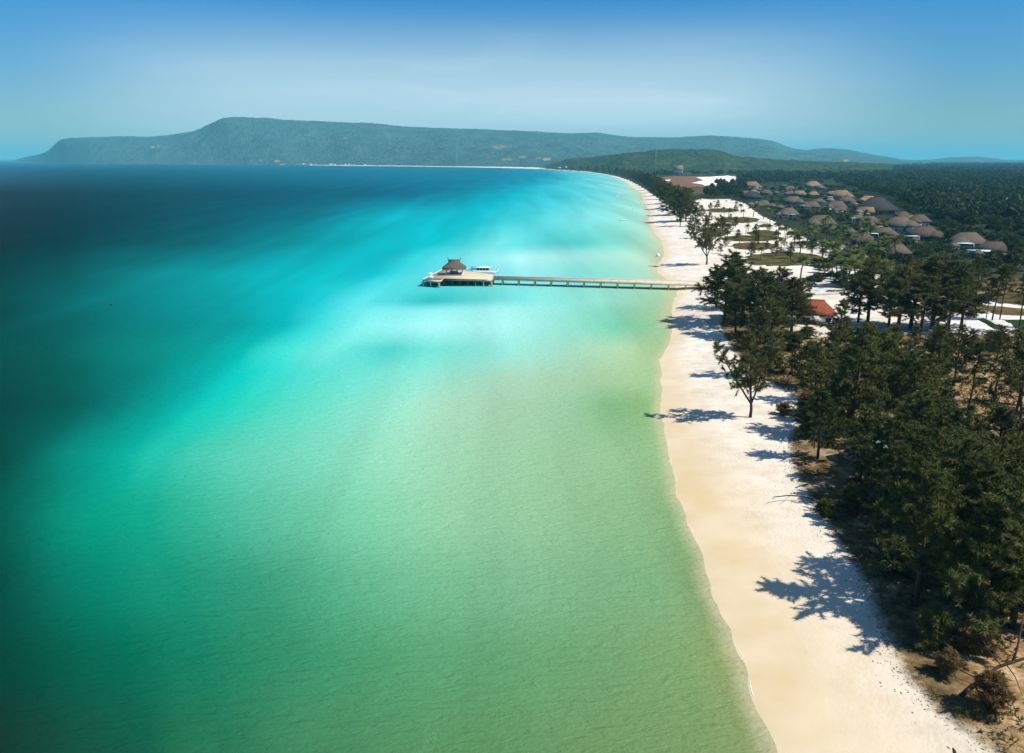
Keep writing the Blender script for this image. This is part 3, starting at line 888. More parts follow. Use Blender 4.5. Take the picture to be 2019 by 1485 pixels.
def beam(p, q, z0, z1, w=0.28):
    mb = MB()
    d = Vector((q[0] - p[0], q[1] - p[1])); nrm = Vector((-d.y, d.x)).normalized() * w * 0.5
    pts = [(p[0] - nrm.x, p[1] - nrm.y), (q[0] - nrm.x, q[1] - nrm.y), (q[0] + nrm.x, q[1] + nrm.y), (p[0] + nrm.x, p[1] + nrm.y)]
    mb.prism(rel(pts), z0, z1); return mb


for (p, q) in ((a0, a1), (a1, b1), (b1, c1), (c1, c2), (h0, a0)):
    dd = Vector((q[0] - p[0], q[1] - p[1])).normalized() * 0.15
    p2 = (p[0] + dd.x, p[1] + dd.y); q2 = (q[0] - dd.x, q[1] - dd.y)
    beam(p2, q2, DZ - 0.72, DZ + 0.10, 0.30).build('edge_beam', M['beam_wood'], pier)
for t, (p, q) in ((0, (w0, e0)), (1, (w1, e1))):
    beam(p, q, DZ - 0.80, DZ + 0.16, 0.30).build('edge_beam', M['beam_wood'], pier)


def pile(x, y, top=DZ - 0.14, r=0.24):
    mb = MB(); mb.box(-r, r, -r, r, -3.0, top)
    return mb


def add_pile(p, r=0.24):
    pile(0, 0, DZ - 0.82, r).build('pile', M['pile'], pier, (p[0] - P0.x, p[1] - P0.y, 0), math.atan2(a1[1] - a0[1], a1[0] - a0[0]))


NP = 13
for k in range(NP):
    t = (k + 0.62) / NP
    add_pile(lerp2(w0, e0, t)); add_pile(lerp2(w1, e1, t))
for k in range(NP):     # cross heads under the walkway
    t = (k + 0.62) / NP
    beam(lerp2(lerp2(w0, e0, t), lerp2(w1, e1, t), 0.07), lerp2(lerp2(w0, e0, t), lerp2(w1, e1, t), 0.93), DZ - 0.5, DZ - 0.14, 0.3).build('cross_beam', M['beam_wood'], pier)
for p, q, n in ((a0, a1, 3), (a1, b1, 2), (b1, c1, 7), (h0, a0, 6), (c1, c2, 3)):
    for k in range(n):
        add_pile(lerp2(p, q, (k + 0.06) / (n - 0.88 if n > 1 else 1)))
for i in range(5):
    for j in range(2):
        add_pile(lerp2(lerp2(b1, c1, 0.12 + 0.2 * i), lerp2(h1, c2, 0.12 + 0.2 * i), 0.35 + 0.35 * j))
# rails and small fittings on the walkway
for k in range(26):
    t = (k + 0.5) / 26
    p = lerp2(w0, e0, t)
    mb = MB(); mb.box(-0.07, 0.07, -0.07, 0.07, DZ + 0.16, DZ + 0.75)
    mb.build('bollard', M['beam_wood'], pier, (p[0] - P0.x, p[1] - P0.y, 0))
mb = MB()
d = [lerp2(w1, e1, t) for t in np.linspace(0, 1, 40)]
mb.tube([(p[0] - P0.x, p[1] - P0.y, DZ + 0.26) for p in d], 0.09, 5); mb.build('kerb_rail', M['rope_white'], pier)
mb = MB()
mb.tube([(lerp2(h0, a0, t)[0] - P0.x, lerp2(h0, a0, t)[1] - P0.y, DZ + 0.20) for t in np.linspace(0, 1, 12)], 0.1, 5); mb.build('kerb_rail', M['rope_white'], pier)

# ---- pavilion on the landing stage
pc = P(896, 541.0)
pav = thing('pavilion', 'open pavilion with steep thatched roof and finials standing on the pier head', 'pavilion', (pc[0], pc[1], DZ), R(2))
W, D_ = 3.6, 3.0
mb = MB(); mb.box(-W - .3, W + .3, -D_ - .3, D_ + .3, 0.004, 0.42); mb.build('platform', M['rail_grey'], pav)
for sx in (-1, -0.33, 0.33, 1):
    for sy in (-1, 1):
        mb = MB(); mb.box(-.14, .14, -.14, .14, 0.42, 2.95); mb.build('post', M['rail_grey'] if abs(sx) == 1 else M['hall_wood'], pav, (sx * W * 0.93, sy * D_ * 0.9, 0))
# swept roof
prof = [(0.0, 1.0, 1.0), (0.18, 0.86, 0.84), (0.40, 0.68, 0.64), (0.62, 0.50, 0.42), (0.82, 0.42, 0.22), (1.0, 0.40, 0.03)]
ex, ey, rz0, rh = 5.0, 4.5, 2.75, 3.3
mb = MB()
V = []; Fc = []
for h, fx, fy in prof:
    fxx = (ex * fx if fx > 0.5 else max(ex * fx, 2.5))
    V += [(-fxx, -ey * fy, rz0 + rh * h), (fxx, -ey * fy, rz0 + rh * h), (fxx, ey * fy, rz0 + rh * h), (-fxx, ey * fy, rz0 + rh * h)]
for i in range(len(prof) - 1):
    for j in range(4):
        Fc.append((4 * i + j, 4 * i + (j + 1) % 4, 4 * i + 4 + (j + 1) % 4, 4 * i + 4 + j))
Fc.append(tuple(4 * (len(prof) - 1) + j for j in range(4)))
n0 = len(V)
V += [(-ex + .15, -ey + .15, rz0 - .22), (ex - .15, -ey + .15, rz0 - .22), (ex - .15, ey - .15, rz0 - .22), (-ex + .15, ey - .15, rz0 - .22)]
for j in range(4):
    Fc.append((n0 + j, n0 + (j + 1) % 4, (j + 1) % 4, j))
Fc.append((n0 + 3, n0 + 2, n0 + 1, n0))
mb.add(V, Fc); roof = mb.build('roof', M['thatch'], pav)
mb = MB(); mb.box(-2.6, 2.6, -0.22, 0.22, rz0 + rh - .05, rz0 + rh + .18); mb.build('ridge_cap', M['hall_wood'], roof)
for sx in (-1, 1):
    mb = MB(); mb.tube([(sx * 2.5, 0, rz0 + rh + .18), (sx * 2.62, 0, rz0 + rh + .6), (sx * 2.58, 0, rz0 + rh + 1.0), (sx * 2.75, 0, rz0 + rh + 1.35)], [.16, .14, .09, .03], 6)
    mb.build('finial', M['hall_wood'], roof)
mb = MB(); mb.box(-W * 0.55, W * 0.4, -0.5, 0.8, 0.42, 1.35); mb.build('counter', M['hall_wood'], pav)
for sy in (-1, 1):
    mb = MB(); mb.box(-W * .9, W * .9, sy * D_ * .9 - .05, sy * D_ * .9 + .05, 1.25, 1.36); mb.build('railing', M['rail_grey'], pav)
mb = MB(); mb.tube([(0, 0, 0), (0, 0, .7), (0, 0, .75), (0, 0, .9), (0, 0, 1.08)], [.2, .17, .1, .16, .05], 6)
p_ = (pc[0] + 0.1, pc[1] - 1.6)
tag(mb.build('life_ring_stand', M['orange'], None, (p_[0], p_[1], DZ + .42)), 'small orange stand inside the thatched pavilion on the pier', 'stand')

# ---- round white platforms on the sea end
for i, (px, py, lab) in enumerate(((848.5, 545.0, 'farther of two round white parasols on the tip of the pier'), (849.8, 551.2, 'nearer of two round white parasols on the tip of the pier'))):
    q = P(px, py)
    t = thing('parasol', lab, 'parasol', (q[0], q[1], DZ), 0, 'white parasols on the pier tip')
    mb = MB(); mb.tube([(0, 0, 0.004), (0, 0, 0.12)], [.45, .40], 14); mb.build('base', M['rail_grey'], t)
    mb = MB(); mb.tube([(0, 0, .12), (0, 0, 1.5)], .06, 8); mb.build('pole', M['rail_grey'], t)
    mb = MB(); mb.tube([(0, 0, 0.95), (0, 0, 1.15), (0, 0, 1.45), (0, 0, 1.58)], [1.22, 1.20, .55, .06], 16); mb.build('canopy', M['white_paint'], t)

# ---- moored boat beyond the landing stage
def make_boat(loc, rz, label, L=13.4, B=3.4):
    t = thing('passenger_boat', label, 'boat', (*loc, 0.15), rz); t.scale = (1, 1, 1.18)
    st = np.linspace(0, 1, 13)
    V = []; Fc = []
    for s in st:
        x = -L / 2 + L * s
        hb = B / 2 * (1 - max(0, (s - 0.55) / 0.45) ** 2.2) * (0.92 + 0.08 * min(1, s * 4)) + 0.03
        sh = 1.15 + 0.55 * max(0, s - 0.4) ** 1.5
        V += [(x, 0, -.55), (x, -hb * .8, -.05), (x, -hb, sh), (x, -hb + .12, sh + .02), (x, hb - .12, sh + .02), (x, hb, sh), (x, hb * .8, -.05)]
    for i in range(12):
        for j in range(7):
            if j == 3:
                continue
            Fc.append((7 * i + j, 7 * i + 7 + j, 7 * i + 7 + (j + 1) % 7, 7 * i + (j + 1) % 7))
    Fc.append((0, 1, 2, 3, 4, 5, 6))
    mb = MB(); mb.add(V, Fc); hull = mb.build('hull', M['white_paint'], t)
    mb = MB()
    dk = [(-L / 2 + .1, -B / 2 * .85), (L * .12, -B / 2 * .92), (L * .30, -B / 2 * .72), (L * .44, -B / 2 * .25), (L * .44, B / 2 * .25), (L * .30, B / 2 * .72), (L * .12, B / 2 * .92), (-L / 2 + .1, B / 2 * .85)]
    mb.prism(dk, .85, .95); mb.build('deck', M['rail_grey'], hull)
    mb = MB()
    cb = [(-L * .27, -1.28), (L * .26, -1.22), (L * .33, -.75), (L * .33, .75), (L * .26, 1.22), (-L * .27, 1.28)]
    mb.prism(cb, .95, 2.25); cabin = mb.build('cabin', M['white_paint'], t)
    for k in range(4):
        x0 = -L * .25 + k * 1.42
        for sy in (-1, 1):
            mb = MB(); mb.box(x0, x0 + 1.2, sy * 1.30 - .03, sy * 1.30 + .03, 1.30, 2.05); mb.build('window', M['glass_dark'], cabin)
    mb = MB(); mb.box(L * .325, L * .338, -.62, .62, 1.4, 2.1); mb.build('windscreen', M['glass_dark'], cabin)
    mb = MB()
    rf = [(-L * .30, -1.55), (L * .24, -1.55), (L * .34, -1.0), (L * .37, 0), (L * .34, 1.0), (L * .24, 1.55), (-L * .30, 1.55)]
    mb.prism(rf, 2.25, 2.42); mb.build('roof', M['white_paint'], t)
    for sy in (-1, 1):
        mb = MB(); mb.tube([(-L * .30, sy * 1.4, .95), (-L * .285, sy * 1.4, 2.25)], .05, 6); mb.build('roof_post', M['rail_grey'], t)
        mb = MB(); mb.tube([(L * .30, sy * 1.15, 1.5), (L * .30, sy * 1.15, 2.0), (L * .42, sy * .6, 2.1), (L * .47, 0, 2.15)], .035, 5); mb.build('bow_rail', M['rail_grey'], hull)
    mb = MB(); mb.box(-L / 2 - .75, -L / 2 - .02, -.32, .32, .1, 1.55); mb.build('outboard_motor', M['rail_grey'], t)
    return t


bq = at(949, 541.5, 0.0)
make_boat((float(bq[0]), float(bq[1]) + 3.0), R(178), 'white passenger boat with covered cabin moored behind the pier head')

# ---- small floats and boats in the bay
def buoy(px, py, r, mat, name, label, cat, group=None):
    x, y = at(px, py, 0)
    t = thing(name, label, cat, (float(x), float(y), 0), 0, group)
    mb = MB(); z = np.linspace(-1, 1, 9)
    mb.tube([(0, 0, r * .55 + k * r * .9) for k in z], [max(.02, r * math.sqrt(max(0, 1 - k * k))) for k in z], 12); mb.build('float', mat, t, smooth=True)
    mb = MB(); mb.tube([(0, 0, r * 1.4), (0, 0, r * 2.0)], r * .12, 6); mb.build('mooring_eye', M['rail_grey'], t)
    return t


def skiff(px, py, L, rz, label):
    x, y = at(px, py, 0)
    t = thing('small_boat', label, 'boat', (float(x), float(y), 0), rz, 'small white boats off the beach')
    V = []; Fc = []
    for s in np.linspace(0, 1, 9):
        hb = L * .16 * (1 - max(0, (s - .45) / .55) ** 2) + .02; sh = .55 + .3 * s * s
        V += [(L * (s - .5), 0, -.2), (L * (s - .5), -hb, sh), (L * (s - .5), -hb * .85, sh), (L * (s - .5), 0, .12), (L * (s - .5), hb * .85, sh), (L * (s - .5), hb, sh)]
    for i in range(8):
        for j in range(6):
            Fc.append((6 * i + j, 6 * i + 6 + j, 6 * i + 6 + (j + 1) % 6, 6 * i + (j + 1) % 6))
    Fc.append((0, 1, 2, 3, 4, 5)); Fc.append((53, 52, 51, 50, 49, 48))
    mb = MB(); mb.add(V, Fc); mb.build('hull', M['white_paint'], t)
    for s in (-.22, .05):
        mb = MB(); mb.box(L * s, L * (s + .06), -L * .12, L * .12, .30, .38); mb.build('bench', M['rail_grey'], t)
    mb = MB(); mb.box(-L * .5 - .3, -L * .5 - .01, -.15, .15, .1, .85); mb.build('outboard_motor', M['glass_dark'], t)


buoy(1297, 505.5, 1.0, M['white_paint'], 'buoy', 'white round buoy lying at the waterline of the white beach', 'buoy')
buoy(219, 602, .38, M['glass_dark'], 'buoy', 'tiny dark buoy alone in the dark teal water at left', 'buoy')
skiff(1229, 435, 6.5, R(10), 'largest of the small white boats, nearest the pier')
skiff(1216, 387.5, 6.0, R(20), 'small white boat midway along the far beach water')
skiff(1236, 373.5, 6.0, R(5), 'small white boat closest to the far beach')
skiff(1105, 359, 7.5, R(0), 'tiny white boat farthest out on the pale turquoise water')
x, y = at(1247.5, 420.5, 0)
t = thing('channel_marker', 'thin grey marker post standing in the shallows off the beach', 'marker', (float(x), float(y), 0))
mb = MB(); mb.tube([(0, 0, -2), (0, 0, 4.6)], .14, 6); mb.build('post', M['rail_grey'], t)
mb = MB(); mb.box(-.4, .4, -.05, .05, 3.6, 4.5); mb.build('panel', M['rail_grey'], t)
# ================================================================ LAWNS, PATHS, FIELDS
def patch(name, outline_px, mat, label, z=0.10, dome=0.0, n=140, raw=False, kind='structure'):
    """low grassy mound or path with its own thin thickness laid over the sand"""
    if len(outline_px) == 4 and not raw and not isinstance(outline_px[0], (tuple, list)):
        cx, cy, rx, ry = outline_px
        th = np.linspace(0, 2 * math.pi, n, endpoint=False)
        wob = 1 + 0.16 * (fbm(np.cos(th) * 1.3 + cx, np.sin(th) * 1.3 + cy, 3, 4) - .5) * 2
        pts = np.stack([cx + rx * np.cos(th) * wob, cy + ry * np.sin(th) * wob], 1)
    else:
        pts = np.array(outline_px, float)
        q = []
        for i in range(len(pts)):
            a, b = pts[i], pts[(i + 1) % len(pts)]
            for t in np.linspace(0, 1, 25)[:-1]:
                q.append(a + (b - a) * t)
        pts = np.array(q)
    W_ = polyw(pts, 1.75)
    c = W_.mean(0)
    n = len(W_)
    jit = (fbm(W_[:, 0] / 2.2, W_[:, 1] / 2.2, 4, 12) - .5)[:, None] * (7.0 if mat in (M['lawn'], M['lawn_brown'], M['dry_field'], M['white_sand']) else 2.0)
    dirs = (W_ - c); dirs /= np.linalg.norm(dirs, axis=1)[:, None] + 1e-6
    W_ = W_ + dirs * jit
    rings = [1.0, 0.93, 0.75, 0.5, 0.25]
    V = []
    sdm = np.array([W_[:, 0], W_[:, 1]])
    for k in rings:
        ring = c + (W_ - c) * k
        zz = land_z(ring[:, 0], ring[:, 1]) + z + dome * (1 - k ** 2) + (-0.25 if k == 1.0 else 0) + (fbm(ring[:, 0] / 4, ring[:, 1] / 4, 3, 2) - .5) * dome * .5 * (k < 1)
        V.append(np.column_stack([ring, zz]))
    zc = land_z(np.array([c[0]]), np.array([c[1]]))[0] + z + dome
    V.append(np.array([[c[0], c[1], zc]]))
    V = np.concatenate(V)
    q = [(k * n + i, k * n + (i + 1) % n, (k + 1) * n + (i + 1) % n, (k + 1) * n + i) for k in range(len(rings) - 1) for i in range(n)]
    tri = [((len(rings) - 1) * n + i, (len(rings) - 1) * n + (i + 1) % n, len(rings) * n) for i in range(n)]
    me = mesh_np(name, V, [np.array(tri), np.array(q)], mat, smooth=True)
    return tag(put(name, me), label, None, kind=kind)


LAWNS = [((1424, 415, 34, 4.5), 'farthest oval lawn on the white sand'), ((1454, 434, 43, 6.5), 'oval lawn second from the far end of the sand'),
         ((1420, 443.5, 34, 4), 'narrow olive lawn beside the beach trees'), ((1416, 459, 24, 6.5), 'round lawn under the beach trees'),
         ((1479, 470, 70, 6), 'long low lawn across the middle of the sand'), ((1506, 460, 34, 6), 'lawn strip behind the long low lawn'),
         ((1487, 485, 47, 7.5), 'brown oval lawn with green rim'), ((1545, 511, 86, 14), 'largest dark oval lawn on the white sand'),
         ((1583, 479, 26, 4), 'small lawn under two palms'), ((1510, 445, 15, 3.5), 'short green hedge lawn by the sand path'),
         ((1690, 575, 60, 4), 'thin lawn behind the white fence')]
for o_, lab in LAWNS:
    patch('lawn', o_, M['lawn_brown'] if 'brown' in lab or 'olive' in lab else M['lawn'], lab, 0.1, 0.5)
patch('dry_field', [(1296, 350), (1330, 347.5), (1412, 347), (1405, 358), (1406, 369), (1312, 370.5)], M['dry_field'], 'reddish brown cleared field beyond the resort', 0.3, 0.2)
patch('dry_field', [(1325, 372), (1400, 371), (1415, 378), (1400, 384), (1345, 386)], M['lawn_brown'], 'olive brown scrub field behind the beach trees', 0.3, 0.2)
patch('bare_sand', [(1372, 350), (1400, 349), (1436, 346.5), (1452, 352), (1440, 361), (1420, 362), (1394, 368.5), (1385, 364), (1364, 361), (1388, 356)], M['white_sand'], 'white bare sand clearing beside the reddish field', 0.7, 0.1)
patch('bare_sand', [(1310, 355.5), (1322, 354.5), (1320, 356.8), (1312, 357)], M['white_sand'], 'tiny patch of white sand on the reddish field', 0.7, 0.1)
# lawns and sand paths at the right edge
patch('lawn', [(1935, 582), (2030, 572), (2060, 606), (1960, 598)], M['lawn_brown'], 'brown lawn above the upper sand path at right edge', 0.08, 0.2)
patch('lawn', [(1935, 604), (2050, 612), (2050, 622), (1950, 618)], M['lawn_brown'], 'brown lawn strip between the two sand paths', 0.08, 0.15)
patch('lawn', [(1972, 629), (2060, 631), (2060, 652), (2012, 652)], M['lawn_green'], 'bright green lawn right of the diagonal sand path', 0.08, 0.15)
patch('lawn', [(1925, 629), (1938, 626), (1985, 649), (1962, 650)], M['lawn_green'], 'dark green hedge strip left of the diagonal sand path', 0.08, 0.35)
patch('sand_path', [(1915, 603), (1940, 594), (2060, 604), (2060, 612), (1945, 603)], M['path_sand'], 'upper pale sand path at the right edge', 0.05, 0.05)
patch('sand_path', [(1920, 618), (1945, 615), (1965, 621), (2060, 624), (2060, 631), (1972, 629), (2015, 652), (1988, 653), (1950, 632), (1925, 625)], M['path_sand'], 'forked pale sand path at the right edge', 0.05, 0.05)
patch('sand_path', [(1890, 648), (1905, 630), (1930, 632), (1962, 650), (1930, 652)], M['path_sand'], 'pale sandy yard left of the hedge strip', 0.05, 0.05)

# ================================================================ HOUSES
LM = []     # landmarks for wording: (px, py, phrase)


def hip_roof(W, D, z0, rh, ridge, sweep=0.06, th=0.35):
    mb = MB()
    V = []; F_ = []
    prof = [(0, 1.0), (0.46, 0.535), (1.0, 0.0)]
    hx, hy = W / 2, D / 2
    for h, k in prof:
        x_ = ridge / 2 + (hx - ridge / 2) * k; y_ = max(hy * k, 0.12)
        V += [(-x_, -y_, z0 + rh * h), (x_, -y_, z0 + rh * h), (x_, y_, z0 + rh * h), (-x_, y_, z0 + rh * h)]
    for i in range(2):
        for j in range(4):
            F_.append((4 * i + j, 4 * i + (j + 1) % 4, 4 * i + 4 + (j + 1) % 4, 4 * i + 4 + j))
    F_.append((8, 9, 10, 11))
    V += [(-hx + .2, -hy + .2, z0 - th), (hx - .2, -hy + .2, z0 - th), (hx - .2, hy - .2, z0 - th), (-hx + .2, hy - .2, z0 - th)]
    for j in range(4):
        F_.append((12 + j, 12 + (j + 1) % 4, (j + 1) % 4, j))
    F_.append((15, 14, 13, 12))
    return mb.add(V, F_)


def house(px, y_eave, w_px, y_apex, label, roof='thatch', rz=0.0, depth=0.66, wall_h=2.5, ridge=0.46, name='thatched_villa', panel=None, wall='white_wall', group='thatched villas of the resort', short=None, at_y=None):
    x, y, z = ground(px, y_eave + 1e-3, 1.7 + wall_h)
    W = w_px * y / F * 1.02
    D = W * depth
    y = y + D * 0.42
    z = float(land_z(np.array([x]), np.array([y]))[0]) - 0.05
    if at_y:
        y = at_y; z = top_z(y, y_eave) - wall_h; W = w_px * y / F; D = W * depth
        x = (px - CX) / F * (y * CP - (z - CAMZ) * SP)
    rh = min(max(1.12 * (top_z(y, y_apex) - (z + wall_h)), 0.30 * W), 0.6 * W)
    if wall == 'white_wall' and 'white' not in label and name == 'thatched_villa': wall = 'villa_wall'
    t = thing(name, label, 'villa' if 'villa' in name else 'house', (x, y, z), rz, group)
    mb = MB(); mb.box(-W * .40, W * .40, -D * .38, D * .38, 0, wall_h); wl_ = mb.build('wall', M[wall], t)
    r_ = hip_roof(W, D, wall_h, rh, W * ridge).build('roof', M[roof], t)
    mb = MB(); mb.box(-W * ridge / 2 - .15, W * ridge / 2 + .15, -.22, .22, wall_h + rh - .12, wall_h + rh + .16); mb.build('ridge_cap', M['thatch_brown'] if roof.startswith('thatch') else M[roof], r_)
    if W > 9.5 and name == 'thatched_villa' and roof != 'thatch_dark':     # lower wing roof set against the main one
        sg = -1 if int(px) % 2 else 1
        ww = W * (.50 + .06 * (int(px) % 3))
        mbw = hip_roof(ww, D * .62, wall_h - .15, rh * .62, ww * .25)
        mbw.build('wing_roof', M[roof], t, (sg * W * .30, -D * .34, 0))
        mb = MB(); mb.box(-ww * .4, ww * .4, -D * .22, D * .1, 0, wall_h - .5); mb.build('wing_wall', M[wall], t, (sg * W * .30, -D * .36, 0))
    nw = 2 if W < 14 else 3
    for k in range(nw):
        xx = -W * .30 + k * W * .60 / max(1, nw - 1)
        mb = MB(); mb.box(xx - W * .06, xx + W * .06, -D * .38 - .06, -D * .38 - .003, .9, 2.2); mb.build('window', M['glass_dark'], wl_)
    mb = MB(); mb.box(-W * .15 - .5, -W * .15 + .5, -D * .38 - .07, -D * .38 - .003, 0.02, 2.1); mb.build('door', M['hall_wood'], wl_)
    if panel:
        sx, wd, dp, hh = panel
        mb = MB(); mb.box(sx * W - wd / 2, sx * W + wd / 2, -D * .5 - dp, -D * .44, hh - .14, hh); pn = mb.build('canopy_panel', M['roof_panel'], t)
        mb = MB()
        for a in (-1, 1):
            mb.box(sx * W + a * (wd / 2 - .15) - .08, sx * W + a * (wd / 2 - .15) + .08, -D * .5 - dp + .1, -D * .5 - dp + .26, 0, hh - .14)
        mb.build('canopy_post', M['white_wall'], pn)
    if short: LM.append((px, (y_eave + y_apex) / 2, short))
    return t


V_ = [
    # px, y_eave, w, y_apex, label, roof, extra
    (1484, 376, 34, 365, 'two storey villa with bright tan roof at the far end of the resort', 'thatch_tan', dict(wall_h=5.4, wall='grey_wall', short='tan two storey roof')),
    (1487, 382, 15, 374.5, 'small tan gazebo roof in front of the tan two storey villa', 'thatch_tan', dict()),
    (1470, 386, 20, 379, 'low brown roof left of the dark grey hall at the far end', 'thatch', dict()),
    (1484, 393.5, 39, 379.5, 'dark grey pyramid roofed hall in front of the tan two storey villa', 'thatch_dark', dict(ridge=.15, short='dark grey pyramid roof')),
    (1512, 385.5, 23, 375, 'grey brown villa just right of the tan two storey villa', 'thatch', dict(panel=(-.6, 4, 3, 4.5))),
    (1531, 384, 11, 379.5, 'tiny thatched hut between two far villas', 'thatch', dict()),
    (1546, 370, 11, 365, 'tiny peaked roof farthest back in the resort', 'thatch', dict()),
    (1559, 376, 19, 370, 'small brown roof below the tiny peaked roof at the back', 'thatch', dict(panel=(.6, 5, 3, 4.8))),
    (1605, 370, 30, 362, 'pale tan villa at the back beside the forest edge', 'thatch_tan', dict(short='pale tan villa by the forest')),
    (1620, 374, 16, 367, 'grey hut right behind the pale tan villa at the forest edge', 'thatch', dict()),
    (1559, 386.5, 20, 379.5, 'light brown low roof in the second row', 'thatch', dict()),
    (1578, 388, 25, 381, 'wide flat tan roof in the middle of the second row', 'thatch_tan', dict(ridge=.6)),
    (1605, 388, 21, 380.5, 'rounded tan roof right of the wide flat one in the second row', 'thatch_tan', dict()),
    (1566, 404, 38, 389, 'broad brown villa in the middle with white wall at its right corner', 'thatch', dict(panel=(.5, 4, 3, 3.2), short='broad brown middle villa')),
    (1507, 410, 28, 396, 'brown villa in front of the dark grey pyramid hall', 'thatch', dict()),
    (1523, 412, 17, 401.5, 'second brown roof in the chain running down right from the grey hall', 'thatch', dict()),
    (1539, 415, 17, 404.5, 'third brown roof in the chain running down right from the grey hall', 'thatch', dict()),
    (1492, 405, 10, 397.5, 'tiny tan roof nearest the sand below the grey hall', 'thatch_tan', dict()),
    (1481, 408, 12, 401, 'tiny orange tan gazebo at the edge of the white sand', 'thatch_tan', dict()),
    (1557, 429, 37, 411, 'large grey brown villa facing the white sand', 'thatch', dict(short='large grey brown villa by the sand', panel=(-.05, 6, 3, 3.0))),
    (1534, 429, 14, 418, 'small tan annex at the left of the villa facing the white sand', 'thatch_tan', dict()),
    (1603, 413, 34, 401.5, 'brown villa with white wall at its left side in the middle rows', 'thatch', dict(panel=(-.55, 4, 3, 4.2))),
    (1616, 404, 24, 395, 'grey brown villa just behind the one with the white left wall', 'thatch', dict()),
    (1642, 387, 20, 379, 'tan roof directly left of the bright tan double roof', 'thatch_tan', dict()),
    (1662, 393.5, 41, 376.5, 'bright tan double roofed villa with white terrace at left', 'thatch_tan', dict(panel=(-.62, 9, 5, 3.6), wall_h=3.4, short='bright tan double roof')),
    (1638, 400, 16, 396, 'small tan porch roof under the white terrace', 'thatch_tan', dict()),
    (1672, 402.5, 32, 393.5, 'grey brown villa right below the bright tan double roof', 'thatch', dict()),
    (1653, 415, 42, 403, 'long brown villa with white end wall in the third row', 'thatch', dict(panel=(-.5, 3, 3, 4))),
    (1659, 421, 26, 407.5, 'grey gabled porch villa in front of the long brown villa', 'thatch', dict(ridge=.5)),
    (1687, 407.5, 11, 402, 'tiny tan gazebo left of the big charcoal roof', 'thatch_tan', dict()),
    (1623, 449, 54, 433, 'wide brown villa low in front with palms before it', 'thatch', dict(short='wide brown front villa')),
    (1638, 459, 28, 447.5, 'rounded grey villa attached in front of the wide brown villa', 'thatch', dict()),
    (1715, 401.5, 33, 393, 'ochre tan villa behind the big charcoal roof', 'thatch_orange', dict(short='ochre tan villa')),
    (1703, 413, 17, 405.5, 'small tan gable tucked under the left end of the big charcoal roof', 'thatch_tan', dict()),
    (1733, 424, 80, 402.5, 'big charcoal roofed restaurant hall, largest roof of the resort', 'thatch_dark', dict(ridge=.35, depth=.55, wall_h=3.8, wall='grey_wall', short='big charcoal roof')),
    (1707, 424.5, 36, 418, 'flat tan lean-to roof along the left front of the big charcoal roof', 'thatch_tan', dict(depth=.35, ridge=.8)),
    (1693, 441, 32, 427, 'brown villa behind the white curved wall in the front rows', 'thatch', dict(panel=(-.6, 5, 4, 4.5))),
    (1716, 447.5, 42, 432.5, 'broad grey brown villa below the big charcoal roof', 'thatch', dict()),
    (1713, 454.5, 36, 443, 'brown villa overlapping the front of the broad grey brown villa', 'thatch', dict()),
    (1783, 433, 30, 423, 'brown villa right of the big charcoal roof', 'thatch_brown', dict()),
    (1803, 438, 25, 427, 'bright ochre gabled roof on the right of the resort', 'thatch_orange', dict(ridge=.7, short='bright ochre gable')),
    (1815, 448.5, 42, 434, 'brown villa with white walls in front of the bright ochre gable', 'thatch_brown', dict(wall_h=4.2)),
    (1778, 457.5, 57, 442, 'wide villa with brown roof and curved white wall', 'thatch', dict(wall_h=4.0, panel=(.3, 6, 3, 2.6), short='wide villa with curved white wall')),
    (1766, 446, 16, 438.5, 'small tan cap roof on the left of the wide villa with curved wall', 'thatch_tan', dict()),
    (1736, 460, 22, 450, 'small peaked tan roof in front of the wide villa', 'thatch_tan', dict()),
    (1748, 470.5, 43, 460, 'grey brown villa below the small peaked tan roof', 'thatch', dict(panel=(-.6, 8, 4, 3.4))),
    (1828, 475, 62, 462, 'long brown villa at the right end of the front row', 'thatch_brown', dict(short='long brown right villa', panel=(-.55, 9, 4, 3.2))),
    (1806, 482, 18, 473, 'small square gazebo left of the long brown villa at right', 'thatch', dict()),
    (1680, 467, 25, 451, 'steep orange brown roof among the palms', 'thatch', dict(ridge=.2)),
    (1702, 485, 52, 468.5, 'dark brown villa among the palms in front', 'thatch_brown', dict()),
    (1763, 498, 29, 483, 'steep dark brown roof in front of the right villas', 'thatch_brown', dict(ridge=.2)),
    (1771, 510, 55, 494, 'pale brown villa half hidden behind the casuarinas', 'thatch', dict(panel=(-.6, 7, 4, 3.2))),
    (1915, 489, 68, 470, 'large grey brown villa with white canopy at the far right', 'thatch', dict(panel=(-.42, 10, 6, 3.4), short='villa with white canopy')),
    (1882, 494, 22, 484, 'small tan gazebo beside the white canopy at right', 'thatch', dict()),
    (1966, 506, 60, 482.5, 'rightmost thatched villa with pale blue canopy', 'thatch_brown', dict(panel=(-.45, 11, 7, 3.2), short='villa with pale blue canopy')),
    (1930, 510, 20, 497, 'small brown gazebo beside the pale blue canopy', 'thatch', dict()),
]
for (px, ye, w, ya, lab, rf, kw) in V_:
    rr = random.Random(int(px * 7 + ye))
    house(px, ye, w, ya, lab, rf, rz=R(rr.uniform(-24, 24)), **kw)
house(1887, 416, 34, 403, 'dark red roofed house hidden in the forest at right', 'dark_red_roof', name='red_roofed_house', group=None, wall='grey_wall', short='dark red roof in the forest')
house(1958, 432, 50, 417, 'long dark red roofed house in the forest near the right edge', 'dark_red_roof', name='red_roofed_house', group=None, wall='grey_wall', short='long dark red roof')
house(1337.5, 334.5, 18, 327, 'lone tan roofed white house on the wooded rise beyond the reddish field', 'thatch_tan', name='hillside_house', group=None, wall_h=10, short='lone tan house', ridge=.9, at_y=2500.0)
